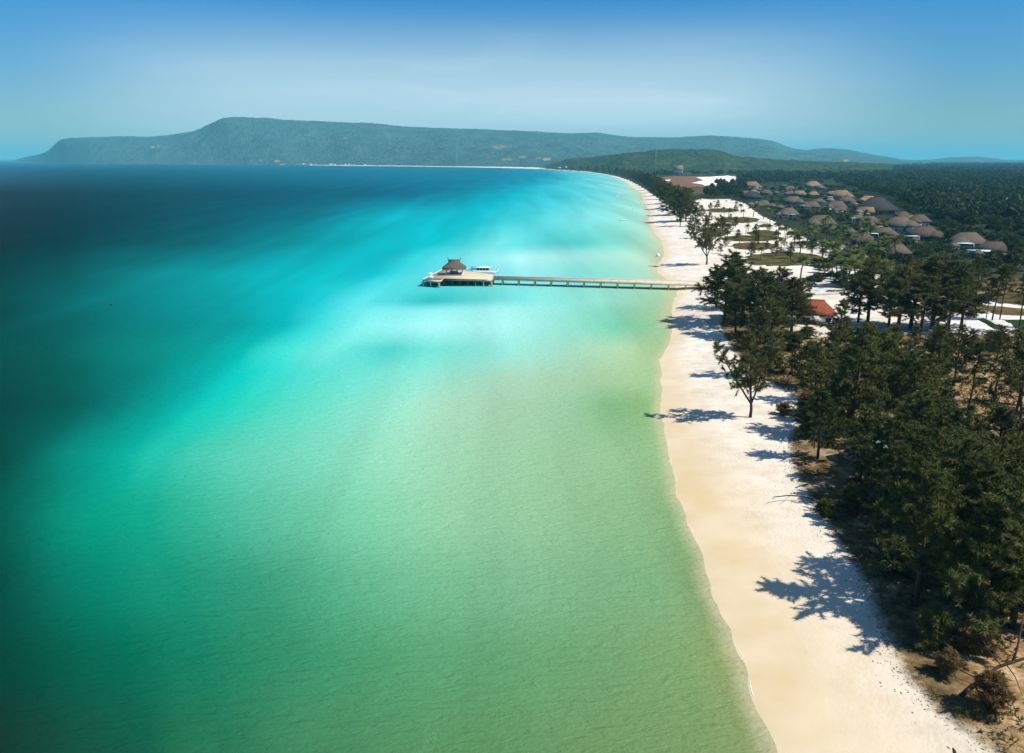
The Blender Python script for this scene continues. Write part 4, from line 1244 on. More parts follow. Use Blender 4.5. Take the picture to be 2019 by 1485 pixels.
rh_ = house(1613, 641, 82, 612, 'white house with weathered orange red tiled hip roof among the casuarinas', 'red_roof', name='red_roofed_house', group=None, depth=.75, wall_h=3.2, wall='white_wall', ridge=.40, rz=R(-14), short='orange red roof')


def hut(px, py, w, label, rz, roofm, wallm, wall_h=2.6):
    x, y, z = ground(px, py)
    t = thing('shack', label, 'shack', (x, y, z - .1), R(rz))
    D = w * .8
    mb = MB(); mb.box(-w / 2, w / 2, -D / 2, D / 2, 0, wall_h); wa = mb.build('wall', M[wallm], t)
    mb = MB()
    V = [(-w * .58, -D * .62, wall_h - .1), (w * .58, -D * .62, wall_h - .1), (w * .58, 0, wall_h + w * .26), (-w * .58, 0, wall_h + w * .26), (-w * .58, D * .62, wall_h - .1), (w * .58, D * .62, wall_h - .1)]
    V += [(a, b, c + .1) for a, b, c in V]
    mb.add(V, [(1, 0, 3, 2), (2, 3, 4, 5), (6, 7, 8, 9), (9, 8, 11, 10), (0, 1, 7, 6), (1, 2, 8, 7), (2, 5, 11, 8), (5, 4, 10, 11), (4, 3, 9, 10), (3, 0, 6, 9)])
    mb.build('roof', M[roofm], t)
    mb = MB(); mb.box(-.45, .45, -D / 2 - .06, -D / 2 - .003, .02, 2.0); mb.build('door', M['hall_wood'], wa)
    mb = MB(); mb.box(w * .2, w * .38, -D / 2 - .06, -D / 2 - .003, .9, 1.8); mb.build('window', M['glass_dark'], wa)
    mb = MB(); mb.box(-w * .6, w * .3, -D / 2 - 3.6, -D / 2 - .2, 2.05, 2.13); pn = mb.build('lean_to_roof', M['tin'], t)
    mb = MB()
    for sx in (-w * .55, w * .25): mb.box(sx - .07, sx + .07, -D / 2 - 3.5, -D / 2 - 3.36, 0, 2.05)
    mb.build('lean_to_post', M['bark'], pn)



hut(1930, 930, 7.0, 'rusty brown roofed shack with grey tin lean-to under the trees at right', -28, 'rust', 'grey_wall')
hut(1712, 905, 6.0, 'ramshackle tin roofed shack hidden between dark casuarinas', 24, 'tin', 'grey_wall')

# ---- white picket fence
fa = ground(1592, 583)[:2]; fb = ground(1668, 580)[:2]
fz = ground(1630, 582)[2] - .05
fence = thing('picket_fence', 'white picket fence at the edge of the white sand yard', 'fence', (fa[0], fa[1], fz), math.atan2(fb[1] - fa[1], fb[0] - fa[0]))
fl = math.hypot(fb[0] - fa[0], fb[1] - fa[1])
mb = MB()
for k in range(int(fl / .24)):
    mb.box(k * .24, k * .24 + .13, -.02, .02, .05, 1.25)
mb.build('pickets', M['white_wall'], fence)
mb = MB()
for z in (.3, 1.0): mb.box(0, fl, .022, .07, z, z + .1)
mb.build('rail', M['white_wall'], fence)
for k in range(8):
    mb = MB(); mb.box(-.08, .08, .072, .2, 0, 1.4); mb.build('post', M['white_wall'], fence, (fl * k / 7, 0, 0))

# ---- concrete poles at the forest edge
POLES = [(1908, 401, 381), (1915, 402, 384), (1938, 396.5, 373), (1981.5, 417, 389), (1999, 403, 381.5), (2002, 419.5, 395), (1971, 396, 386)]
ordn = ['leftmost', 'second from left', 'third from left, tallest of the left group', 'tallest, beside the long dark red roof', 'thin one behind the tallest', 'nearest to the right edge', 'shortest, deep among the trees']
for (px, yb, yt), o in zip(POLES, ordn):
    x, y, z = ground(px, yb)
    h = max(7, top_z(y, yt) - z)
    t = thing('utility_pole', f'pale concrete pole against the dark forest, {o}', 'pole', (x, y, z - .2), 0, 'concrete poles at the forest edge')
    mb = MB(); mb.tube([(0, 0, 0), (0, 0, h)], [.32, .2], 6); mb.build('shaft', M['concrete_pole'], t)
    mb = MB(); mb.box(-1.1, 1.1, -.09, .09, h - .9, h - .7); mb.build('crossarm', M['concrete_pole'], t)
x, y, z = ground(1284, 333)
y = 2450.0; x = (1284 - CX) / F * y * 1.0
z = 8.0
t = thing('radio_mast', 'thin pale radio mast rising from the wooded hill', 'mast', (x, y, z))
mb = MB(); mb.tube([(0, 0, 0), (0, 0, top_z(y, 291) - z)], [.7, .3], 6); mb.build('shaft', M['pale_bark'], t)
mb = MB()
for k in (0.6, .8, .95): mb.box(-1, 1, -.3, .3, (top_z(y, 291) - z) * k, (top_z(y, 291) - z) * k + .6)
mb.build('antenna', M['pale_bark'], t)

# ---- village on the far shore
VILL = [(532, 322.5, 5, 'white_wall'), (527, 324, 4, 'grey_wall'), (536, 324, 3, 'white_wall'), (583, 324.4, 6, 'white_wall'), (590, 324.6, 4, 'grey_wall'), (598, 324.3, 7, 'white_wall'), (606, 323, 5, 'white_paint'), (602, 325, 5, 'thatch_tan'), (613, 324.6, 6, 'roof_panel'), (622, 324.6, 7, 'roof_panel'),
        (652, 324.6, 8, 'white_wall'), (660, 325, 4, 'white_wall'), (672, 324.6, 4, 'orange'), (681, 324.8, 4, 'white_paint'), (689, 324.8, 5, 'white_wall'), (696, 320, 4, 'thatch_tan'), (698, 325.3, 5, 'thatch_tan'), (720, 325.8, 5, 'white_wall'), (745, 326, 5, 'thatch_tan'), (1103, 331.5, 8, 'white_wall'), (1116, 331, 6, 'grey_wall')]
for i, (px, py, w, mt) in enumerate(VILL):
    dd = float(np.interp(px, far_shore[:, 0], [at(a, b, 0.0)[1] for a, b in far_shore])) + 40 if px < 1000 else 3950
    if py < 323.5: dd += 140
    y = dd; x = (px - CX) / F * (y * CP - (-CAMZ) * SP)
    zb = top_z(y, py) - 2
    W = w * y / F * .8
    t = thing('shore_house', 'tiny pale house in the village on the far shore', 'house', (x, y, max(0.5, zb)), 0, 'far shore village houses')
    mb = MB(); mb.box(-W / 2, W / 2, -W * .3, W * .3, 0, 4.5); mb.build('wall', M['white_wall' if mt not in M else mt], t)
    hip_roof(W * 1.1, W * .72, 4.5, W * .16, W * .6).build('roof', M['thatch_tan' if i % 3 == 0 else 'roof_panel' if i % 3 == 1 else 'white_wall'], t)
# ================================================================ PLANTS
def tris_along(rng, A, B, n, length, width, spread, droop, along=0.55):
    """n needle tufts (thin triangles) along each segment A->B"""
    A = np.repeat(A, n, 0); B = np.repeat(B, n, 0)
    m = len(A)
    t = rng.random((m, 1)) ** 0.8
    p = A + (B - A) * t
    d = (B - A) / (np.linalg.norm(B - A, axis=1)[:, None] + 1e-6)
    r = rng.normal(size=(m, 3)); r /= np.linalg.norm(r, axis=1)[:, None]
    q = d * along + r * spread + np.array([0, 0, -droop]) * rng.random((m, 1))
    q /= np.linalg.norm(q, axis=1)[:, None]
    L = length * (0.55 + 0.9 * rng.random((m, 1)))
    side = np.cross(q, rng.normal(size=(m, 3))); side /= np.linalg.norm(side, axis=1)[:, None] + 1e-6
    w = width * (0.6 + 0.8 * rng.random((m, 1)))
    V = np.stack([p - side * w * .5, p + side * w * .5, p + q * L], 1).reshape(-1, 3)
    return V


def tri_mesh(name, V, mat):
    return mesh_np(name, V, np.arange(len(V)).reshape(-1, 3), mat)


def casuarina(seed, h=16.0, form='dense', mat='needle'):
    """trunk with limbs, and feathery needle plumes hung on the branchlets"""
    rng = np.random.default_rng(seed)
    mb = MB()
    stems = []
    if form == 'forked':
        base = np.array([[0, 0, -.3], [.1, 0, h * .10], [.0, 0, h * .17]])
        mb.tube(base, [.34, .27, .25], 8)
        for az, tilt, ln in ((2.9, .62, .80), (0.15, .34, .84), (1.5, .30, .80), (3.9, .40, .62)):
            k = np.linspace(0, 1, 8)[:, None]
            d = np.array([math.cos(az) * math.sin(tilt), math.sin(az) * math.sin(tilt), math.cos(tilt)])
            bend = np.concatenate([rng.normal(size=(8, 2)) * .25, np.zeros((8, 1))], 1) * k
            pts = base[-1] + d * k * h * ln + bend + np.array([0, 0, .08 * h]) * k ** 2
            mb.tube(pts, np.linspace(.19, .05, 8), 6); stems.append((pts, 0.22))
        nl, L0, plume, npl = 17, .20, 1.6, 60
    else:
        k = np.linspace(0, 1, 10)[:, None]
        lean = rng.normal(size=2) * .035 * h
        pts = np.concatenate([lean * k ** 1.5 + rng.normal(size=(10, 2)) * .12 * k, k * h * .97 - .3 * (k == 0)], 1)
        r0 = .30 if form != 'slender' else .17
        mb.tube(pts, np.linspace(r0, .05, 10), 7)
        stems.append((pts, {'dense': .16, 'slender': .42, 'tall': .17, 'bush': .05}[form]))
        nl, L0, plume, npl = {'dense': (31, .32, 1.9, 84), 'slender': (20, .15, 1.3, 34), 'tall': (30, .28, 1.85, 78), 'bush': (30, .42, 1.3, 50)}[form]
    A = []; B = []
    for pts, t0 in stems:
        for i in range(nl):
            t = t0 + (0.99 - t0) * (i + rng.random()) / nl
            f = t * (len(pts) - 1); j = min(int(f), len(pts) - 2)
            p = pts[j] + (pts[j + 1] - pts[j]) * (f - j)
            az = i * 2.4 + rng.random() * 1.2
            tt = (t - t0) / (1 - t0)
            prof = (0.75 + 0.8 * tt) if tt < .3 else max(.16, 1.0 - .95 * (tt - .3) / .7)
            L = h * L0 * prof * (0.55 + .8 * rng.random())
            up = .35 + .5 * rng.random() + .35 * tt
            d = np.array([math.cos(az), math.sin(az), up]); d /= np.linalg.norm(d)
            q = np.linspace(0, 1, 5)[:, None]
            lp = p + d * L * q + np.array([0, 0, -.10 * L]) * q ** 2 + rng.normal(size=(5, 3)) * .05 * L * q
            mb.tube(lp, np.linspace(.085 if L > 2 else .05, .02, 5), 4, cap=False)
            ns = max(5, int(L * 2.7))
            for s in range(ns):
                u = .28 + .72 * (s + rng.random()) / ns
                f2 = u * 4; j2 = min(int(f2), 3)
                a = lp[j2] + (lp[j2 + 1] - lp[j2]) * (f2 - j2)
                dd = d * .7 + rng.normal(size=3) * .65 + np.array([0, 0, .12]); dd /= np.linalg.norm(dd)
                A.append(a); B.append(a + (dd * np.array([1, 1, .8]) - [0, 0, .15]) * plume * (.45 + .7 * rng.random()))
    A = np.array(A); B = np.array(B)
    V = tris_along(rng, A, B, int(npl * 1.35), .46, .085 if form != 'slender' else .075, .80, .75, .38)
    return mb.mesh('trunk', M['bark']), tri_mesh('crown', V, M[mat]), h


def palm(seed, h=8.5):
    rng = np.random.default_rng(seed)
    k = np.linspace(0, 1, 9)[:, None]
    az = rng.random() * 6.28
    pts = np.concatenate([np.array([math.cos(az), math.sin(az)]) * 1.1 * k ** 1.8, k * h - .2 * (k == 0)], 1)
    mb = MB(); mb.tube(pts, np.linspace(.24, .14, 9), 7)
    top = pts[-1]; V = []
    for i in range(20):
        a = i * 2.4; el = 1.15 - 1.5 * (i / 20) + rng.normal() * .1
        L = 3.3 * (.85 + .3 * rng.random())
        d = np.array([math.cos(a) * math.cos(el), math.sin(a) * math.cos(el), math.sin(el)])
        q = np.linspace(0, 1, 11)[:, None]
        sp_ = top + d * L * q + np.array([0, 0, -1.35]) * q ** 2 * (1.1 - .3 * math.sin(el))
        side = np.cross(d, [0, 0, 1.]); side /= np.linalg.norm(side)
        for j in range(1, 11):
            lw = .95 * math.sin(math.pi * min(1, .12 + j / 11.)) + .12
            for sg in (-1, 1):
                tip_ = sp_[j] + side * sg * lw + (sp_[j] - sp_[j - 1]) * .9 + np.array([0, 0, -.32 * lw])
                V += [sp_[j - 1], sp_[j], tip_]
    return mb.mesh('trunk', M['palm_bark'], True), tri_mesh('crown', np.array(V), M['palm_leaf']), h


def broadleaf(seed, h=7.0, r=3.4, mat='broadleaf', lobes=26, per=70, leaf=.42, trunk=True):
    rng = np.random.default_rng(seed)
    mb = MB(); k = np.linspace(0, 1, 5)[:, None]
    mb.tube(np.concatenate([rng.normal(size=(5, 2)) * .15 * k, k * h * .62 - .3 * (k == 0)], 1), np.linspace(.22, .09, 5), 6)
    cs = []
    for i in range(lobes):
        a = rng.random() * 6.28; rr = r * math.sqrt(rng.random()) * .85
        z = h * (.42 + .48 * (1 - (rr / r) ** 2) * (.35 + .65 * rng.random())) - .10 * h * (rr / r)
        cs.append((math.cos(a) * rr, math.sin(a) * rr, z))
        if i < 9:
            e = np.array(cs[-1]); s0 = np.array([0, 0, h * (.25 + .3 * rng.random())])
            mb.tube([s0, s0 + (e - s0) * .5 + [0, 0, .1], e], [.08, .06, .03], 4, cap=False)
    cs = np.repeat(np.array(cs), per, 0)
    m = len(cs)
    n = rng.normal(size=(m, 3)); n /= np.linalg.norm(n, axis=1)[:, None]
    lr = r * .30 * (.5 + .6 * rng.random((m, 1)))
    p = cs + n * lr * np.array([1, 1, .75])
    d = n * .5 + rng.normal(size=(m, 3)) * .6 + np.array([0, 0, -.2]); d /= np.linalg.norm(d, axis=1)[:, None]
    s = np.cross(d, rng.normal(size=(m, 3))); s /= np.linalg.norm(s, axis=1)[:, None]
    w = leaf * (.6 + .8 * rng.random((m, 1)))
    V = np.stack([p - s * w * .45, p + s * w * .45, p + d * w * 1.3], 1).reshape(-1, 3)
    return mb.mesh('trunk', M['bark']), tri_mesh('crown', V, M[mat]), h


KINDS = {
    'dense': [casuarina(11 + i, 16, 'dense') for i in range(5)],
    'tall': [casuarina(31 + i, 17, 'tall') for i in range(4)],
    'olive': [casuarina(41 + i, 15, 'tall', 'needle_olive') for i in range(3)],
    'forked': [casuarina(51 + i, 15, 'forked', 'needle_olive') for i in range(2)],
    'slender': [casuarina(61 + i, 15, 'slender') for i in range(3)],
    'bush': [casuarina(71 + i, 4.5, 'bush', 'needle_brown') for i in range(2)],
    'greenbush': [casuarina(81 + i, 4.5, 'bush', 'needle') for i in range(2)],
    'palm': [palm(3 + i) for i in range(4)],
    'broad': [broadleaf(91 + i) for i in range(6)],
    'forest': [broadleaf(121 + i, 13, 4.6, 'forest_leaf', 34, 60, .75) for i in range(5)],
}
NAMES = {'dense': 'casuarina_tree', 'tall': 'casuarina_tree', 'olive': 'casuarina_tree', 'forked': 'casuarina_tree', 'slender': 'casuarina_tree',
         'bush': 'bush', 'greenbush': 'bush', 'palm': 'palm_tree', 'broad': 'broadleaf_tree', 'forest': 'forest_tree'}
prng = random.Random(5)
count = {}


def plant(kind, x, y, z, h, label, group, sxy=1.0):
    k = count.get(kind, 0); count[kind] = k + 1
    tr, cr, h0 = KINDS[kind][k % len(KINDS[kind])]
    s = h / h0
    o = thing(NAMES[kind], label, 'bush' if 'bush' in kind else 'palm' if kind == 'palm' else 'tree', (x, y, z), prng.uniform(0, 6.28) if kind != 'forked' else prng.uniform(-.3, .3), group)
    o.scale = (s * sxy, s * sxy, s)
    put('trunk', tr, o); put('crown', cr, o)
    return o


def plant_px(kind, px, yb, yt, label=None, group=None, sxy=1.0, hmin=3.0):
    x, y, z = ground(px, yb)
    h = max(hmin, top_z(y, yt) - z)
    return plant(kind, x, y, z - .05, h, label, group, sxy)


ORD = ['', 'second ', 'third ', 'fourth ', 'fifth ', 'sixth ', 'seventh ', 'eighth ', 'ninth ', 'tenth ', 'eleventh ', 'twelfth ', 'thirteenth ', 'fourteenth ', 'fifteenth ', 'sixteenth ', 'seventeenth ', 'eighteenth ', 'nineteenth ', 'twentieth ']
LM += [(1479, 820, 'lone forked tree on the sand'), (1393, 515, 'lone beach tree behind the pier'), (1390, 562, 'landward end of the pier'), (1600, 1170, 'largest tree shadow on the beach'),
       (1950, 1330, 'bare leaning branch at bottom right'), (1712, 890, 'tin roofed shack'), (1930, 920, 'rusty brown shack'), (1630, 580, 'white picket fence'), (1960, 615, 'forked sand path at right'),
       (1545, 511, 'largest oval lawn'), (1479, 470, 'long low lawn'), (1424, 415, 'farthest oval lawn'), (1350, 358, 'reddish brown field'), (2019, 760, 'right edge of the photo'), (1908, 390, 'leftmost concrete pole'), (1981, 400, 'tallest concrete pole'),
       (2019, 1050, 'lower right edge of the photo'), (1590, 800, 'brown dry bush by the white sand'), (1450, 350, 'white sand clearing'), (1460, 398, 'thatched sun shades')]


def auto_label(items, desc):
    """word each plant by the landmark it stands nearest to in the photo"""
    by = {}
    out = [None] * len(items)
    for i, (px, py) in enumerate(items):
        j = min(range(len(LM)), key=lambda q: math.hypot(LM[q][0] - px, LM[q][1] - py))
        by.setdefault(j, []).append((math.hypot(LM[j][0] - px, LM[j][1] - py), i))
    for j, lst in by.items():
        lst.sort()
        for n_, (_, i) in enumerate(lst):
            out[i] = f'{desc}, {ORD[min(n_, 19)]}nearest to the {LM[j][2]}'
    return out


# ---- the casuarinas of the foreground: kind, base px, base row, top row, wording
FG = [
    ('forked', 1479, 823, 662, 'lone forked open tree with bare V trunk standing on the white sand', 0.98),
    ('dense', 1428, 632, 495, 'leafy casuarina at the seaward front of the grove just past the pier', 1.4),
    ('olive', 1536, 640, 528, 'open olive tree with leaning twin trunk beside the orange red roof', 1.5),
    ('dense', 1500, 668, 535, None, 1.7), ('dense', 1465, 640, 508, None, 1.7), ('olive', 1487, 742, 606, 'olive brown casuarina directly behind the lone forked tree', 1.0), ('dense', 1455, 610, 525, None, 1.5), ('dense', 1412, 606, 522, None, 1.3), ('olive', 1575, 636, 548, None, 1.2), ('dense', 1485, 625, 528, None, 1.5), ('olive', 1560, 662, 548, None, 1.5), ('dense', 1520, 690, 590, None, 1.4), ('dense', 1450, 660, 560, None, 1.3),
    ('tall', 1711, 634, 505, None, 1.55), ('tall', 1692, 636, 540, None, 1.55), ('tall', 1752, 642, 535, None, 1.55), ('olive', 1795, 648, 512, None, 1.55), ('olive', 1838, 648, 500, None, 1.55), ('tall', 1868, 652, 515, None, 1.55), ('dense', 1815, 655, 540, None, 1.55), ('tall', 1895, 645, 530, None, 1.55), ('olive', 1770, 655, 520, None, 1.55),
    ('slender', 1921, 627, 500, None, 1.2), ('slender', 1944, 629, 545, None, 1.0), ('slender', 1956, 632, 515, None, 1.2), ('slender', 1971, 631, 520, None, 1.1), ('slender', 2008, 655, 530, None, 1.2),
    ('dense', 1606, 792, 672, None, 1.2), ('tall', 1640, 770, 640, None, 1.25), ('dense', 1580, 760, 690, None, 1.2), ('tall', 1676, 858, 640, None, 1.25), ('dense', 1730, 840, 655, None, 1.25), ('dense', 1560, 735, 690, None, 1.2), ('dense', 1640, 860, 740, None, 1.1),
    ('tall', 1705, 760, 640, None, 1.1), ('olive', 1760, 740, 640, None, 1.2), ('tall', 1837, 802, 640, 'tall casuarina with a long bare dark trunk above the tin roofed shack', 1.2), ('dense', 1795, 865, 690, None, 1.2), ('dense', 1775, 800, 690, None, 1.1), ('tall', 1880, 760, 640, None, 1.0),
    ('slender', 1907, 821, 668, 'slender trunk rising before the tan clearing, left of two', 1.3), ('slender', 1943, 876, 690, 'slender trunk rising before the tan clearing, right of two', 1.4), ('slender', 1990, 872, 660, None, 1.5), ('slender', 2010, 850, 640, None, 1.4), ('dense', 2012, 800, 680, None, 1.0), ('dense', 2000, 960, 790, None, 1.0),
    ('olive', 1850, 720, 640, None, 1.2), ('olive', 1910, 715, 650, None, 1.3), ('olive', 1965, 710, 640, None, 1.2), ('olive', 2015, 715, 650, None, 1.2), ('olive', 1800, 705, 640, None, 1.1), ('olive', 1690, 705, 645, None, 1.1),
    ('dense', 1612, 905, 765, None, 1.1), ('dense', 1695, 950, 800, None, 1.15), ('dense', 1745, 990, 815, None, 1.1), ('dense', 1790, 960, 790, None, 1.1), ('tall', 1800, 985, 770, None, 1.2), ('dense', 1585, 868, 778, None, 1.0), ('dense', 1840, 930, 760, None, 1.1),
    ('tall', 1850, 1131, 850, 'casuarina with straight dark trunk in the lower grove, crown over the beach edge', 1.1), ('dense', 1905, 1035, 830, None, 1.05), ('dense', 1830, 1080, 880, None, 1.05), ('dense', 1772, 1050, 880, None, 1.0), ('dense', 1960, 1060, 850, None, 1.0), ('dense', 2015, 1130, 850, None, 1.0), ('dense', 1830, 1050, 850, None, 1.0),
    ('dense', 1805, 1195, 905, 'casuarina whose crown throws the largest shadow onto the beach', 1.15), ('tall', 1915, 1160, 900, None, 1.05), ('dense', 1975, 1210, 960, None, 1.0), ('dense', 1900, 1235, 1010, None, 0.9), ('dense', 2045, 1240, 930, None, 1.0), ('dense', 1870, 1150, 960, None, 0.9),
    ('bush', 1868, 1330, 1285, 'brown dry bush in front of the bare leaning branch', 1.2), ('bush', 1925, 1290, 1225, 'largest brown dry bush at the foot of the lower grove', 1.3), ('bush', 1950, 1400, 1330, 'brown dry bush lowest in the photo at bottom right', 1.2), ('bush', 1590, 815, 775, 'brown dry bush at the edge of the white sand near the lone forked tree', 1.5), ('bush', 1545, 818, 795, 'low flat brown bush on the white sand right of the lone forked tree', 1.6),
    ('greenbush', 1625, 1020, 985, 'small green bush on the sand below the driftwood branch', 1.2), ('greenbush', 1560, 690, 655, None, 1.6), ('greenbush', 1590, 668, 645, None, 1.8), ('greenbush', 1520, 735, 690, None, 1.6), ('greenbush', 1600, 705, 675, None, 1.6), ('greenbush', 1660, 668, 645, None, 1.6), ('greenbush', 1680, 1010, 960, None, 1.4), ('greenbush', 1765, 1130, 1080, None, 1.4), ('greenbush', 1840, 1270, 1200, None, 1.3),
    ('greenbush', 1640, 720, 690, None, 1.6), ('greenbush', 1740, 690, 655, None, 1.8), ('greenbush', 1850, 690, 655, None, 1.8), ('greenbush', 1960, 690, 655, None, 1.8), ('greenbush', 1800, 760, 720, None, 1.7),
]
r8 = random.Random(21)
fill = []
while len(fill) < 13:
    q = (r8.uniform(1590, 2040), r8.uniform(745, 1260))
    lim = np.interp(q[1], [690, 850, 930, 1050, 1130, 1260], [1590, 1625, 1690, 1770, 1815, 1900])
    if q[0] < lim + 10 or (1835 < q[0] < 2035 and 700 < q[1] < 960): continue
    if any(math.hypot(q[0] - f_[1], (q[1] - f_[2]) * 1.6) < 32 for f_ in FG if 'bush' not in f_[0]): continue
    if any(math.hypot(q[0] - a, (q[1] - b) * 1.6) < 34 for a, b in fill): continue
    fill.append(q)
    if len(fill) > 12: break
for q in fill:
    FG.append((r8.choice(['olive', 'tall', 'dense', 'olive']), q[0], q[1], q[1] - (q[1] - 312) * r8.uniform(.25, .33), None, 1.3))
FG.append(('olive', 1652, 690, 590, 'olive casuarina half covering the orange red roof from the right', 1.1))
DESC = {'dense': 'dense dark green casuarina', 'tall': 'tall feathery casuarina', 'olive': 'olive green casuarina', 'slender': 'slender thin trunked casuarina', 'greenbush': 'low green bush', 'bush': 'brown bush', 'forked': 'forked tree'}
for kd in ('dense', 'tall', 'olive', 'slender', 'greenbush'):
    idx = [i for i, f in enumerate(FG) if f[0] == kd and f[4] is None]
    labs = auto_label([(FG[i][1], FG[i][2]) for i in idx], DESC[kd])
    for i, lb in zip(idx, labs):
        FG[i] = FG[i][:4] + (lb,) + FG[i][5:]
for kd, px, yb, yt, lb, sx in FG:
    plant_px(kd, px, yb, yt, lb, 'bushes under the grove' if 'bush' in kd else 'casuarinas of the grove', sx, 2.0)

# ---- row of trees along the beach beyond the pier
plant_px('forked', 1393, 522, 430, 'lone tree on the white beach just behind the pier, open crown and bare trunk', 'casuarinas along the beach', 1.0)
plant_px('olive', 1369, 447, 407, 'olive tree with thin crown at the near end of the beach row', 'casuarinas along the beach', 1.2)
plant_px('dense', 1341, 446, 391, 'tall dark tree where the beach row begins beyond the pier', 'casuarinas along the beach', 1.0)
for (px, yb, yt, lb) in ((1398, 441, 418, 'olive tree beside the second oval lawn behind the lone beach tree'), (1404, 474, 440, 'olive tree over the round lawn just right of the lone beach tree'), (1424, 462, 432, 'olive tree at the right rim of the round lawn'), (1382, 432, 404, 'olive tree behind the near end of the beach row'), (1372, 470, 432, 'thin olive tree left of the lone beach tree')):
    plant_px('olive', px, yb, yt, lb, 'casuarinas along the beach', 1.3, 6)
ROWPX = [(1341, 437, 396), (1352, 436, 402), (1330, 424, 388), (1346, 424, 390), (1320, 411, 381), (1336, 412, 384), (1352, 413, 388), (1311, 402, 376), (1327, 401, 379), (1303, 393, 371), (1318, 393, 372), (1334, 395, 376), (1296, 386, 366), (1310, 386, 367), (1290, 380, 362), (1303, 379, 361),
         (1284, 375, 358), (1297, 374, 358), (1277, 370, 354), (1290, 369, 353), (1270, 366, 351), (1283, 365, 350), (1262, 361, 348), (1275, 360, 347), (1254, 357.5, 345), (1267, 357, 344.5), (1246, 354, 342.5), (1259, 354, 342), (1237, 351, 340.5), (1250, 350.5, 340), (1226, 348, 338.5), (1240, 347.5, 337.5), (1215, 345.5, 336), (1230, 345, 335.5), (1203, 343, 334.5), (1190, 341, 333), (1176, 339.3, 332), (1160, 337.8, 331), (1145, 336.6, 330.5), (1128, 335.4, 330)]
NUMW = 'first second third fourth fifth sixth seventh eighth ninth tenth eleventh twelfth thirteenth fourteenth fifteenth sixteenth seventeenth eighteenth nineteenth twentieth'.split()
NUMW += ['twenty-' + w for w in NUMW[:9]] + ['thirtieth'] + ['thirty-' + w for w in NUMW[:9]] + ['fortieth']
for i, (px, yb, yt) in enumerate(ROWPX):
    plant_px(['dense', 'olive', 'dense', 'tall'][i % 4], px, yb, yb - (yb - yt) * 1.6, f'green tree in the far beach row, {NUMW[i]} counted from the pier', 'casuarinas along the beach', 1.7, 6)

# ---- palms
PALMS = [(1475, 456, 430), (1410, 420, 405), (1428, 424, 408), (1436, 430, 410), (1449, 412, 398), (1461, 420, 402), (1552, 472, 447), (1548, 470, 450), (1535, 468, 440), (1565, 496, 458), (1578, 498, 462), (1590, 488, 450), (1620, 516, 478), (1628, 505, 475), (1608, 470, 445), (1598, 465, 440), (1582, 460, 437), (1530, 440, 415),
         (1518, 438, 412), (1505, 432, 405), (1485, 428, 402), (1640, 490, 460), (1655, 485, 455), (1668, 500, 470), (1677, 530, 495), (1690, 495, 465), (1650, 520, 480), (1708, 505, 475), (1660, 470, 445), (1630, 470, 442), (1690, 525, 487), (1640, 540, 500), (1660, 545, 502), (1625, 550, 512), (1668, 566, 515), (1700, 550, 505), (1720, 520, 480), (1540, 500, 470), (1600, 520, 485), (1715, 475, 450), (1735, 485, 458), (1612, 430, 412), (1675, 440, 420), (1632, 418, 402)]
r9 = random.Random(3)
for q in range(34):
    PALMS.append((r9.uniform(1575, 1765), r9.uniform(452, 575), 0))
PALMS = [(a, b, c if c else b - (b - 312) * .20) for a, b, c in PALMS]
labs = auto_label([(p[0], p[1]) for p in PALMS], 'coconut palm')
for (px, yb, yt), lb in zip(PALMS, labs):
    plant_px('palm', px, yb, yt + 3, lb, 'coconut palms of the resort', 1.4, 6)

def low_before_villas(px, py, h):
    """keep planting below the eaves of the villa right behind it"""
    for a, b, w in villa_pts:
        if abs(px - a) < w * .55 and -w * .12 < py - b < 34:
            h = min(h, max(0.0, (py - b) + 2.5) * (CAMZ / (py - 312.0)) * 1.05 * .62)
    return h


villa_pts = [(v[0], v[1], v[2]) for v in V_]
# ---- broadleaf trees and shrubs between the villas
rr = random.Random(77)
BP = np.array([(1462, 366), (1500, 358), (1560, 358), (1640, 362), (1700, 385), (1760, 400), (1830, 430), (1900, 462), (2010, 478), (2025, 520), (1960, 525), (1850, 500), (1800, 520), (1730, 520), (1690, 490), (1640, 465), (1590, 440), (1540, 432), (1505, 418), (1470, 405)], float)
SB = []
tries = 0
villa_pts = [(v[0], v[1], v[2]) for v in V_]
while len(SB) < 230 and tries < 20000:
    tries += 1
    px = rr.uniform(1460, 2025); py = 355 + (rr.random() ** .9) * 170
    if not in_poly(np.array([px]), np.array([py]), BP)[0]: continue
    if any(abs(px - a) < w * .42 and -w * .30 < py - b < w * .10 + 1 for a, b, w in villa_pts): continue
    if any(math.hypot((px - a), (py - b) * 2.5) < 5.5 for a, b, _ in SB): continue
    SB.append((px, py, rr.random()))
labs = auto_label([(p[0], p[1]) for p in SB], 'leafy green tree')
for (px, py, k), lb in zip(SB, labs):
    x, y, z = ground(px, py)
    hh = low_before_villas(px, py, 4.0 + 5.5 * k)
    if hh < 1.6: continue
    plant('broad', x, y, z, hh, lb, 'leafy trees between the villas', 1.25)

# ---- scrub and small trees on the open sand behind the beach row
OS = [(1372, 418), (1385, 424), (1400, 414), (1378, 402), (1415, 412), (1392, 448), (1410, 446), (1428, 442), (1440, 434), (1450, 448), (1434, 466), (1455, 470), (1470, 462), (1490, 468), (1410, 482), (1430, 488), (1458, 486), (1492, 486), (1512, 492), (1480, 508), (1500, 514), (1530, 506), (1558, 512), (1575, 508), (1450, 418), (1466, 432), (1420, 500), (1530, 470), (1516, 456), (1546, 488)]
labs = auto_label(OS, 'small olive tree')
for (px, py), lb in zip(OS, labs):
    x, y, z = ground(px, py)
    plant('olive' if rr.random() < .6 else 'palm', x, y, z, rr.uniform(4.5, 8.5), lb if False else lb.replace('small olive tree', 'small tree'), 'small trees on the resort sand', 1.35)

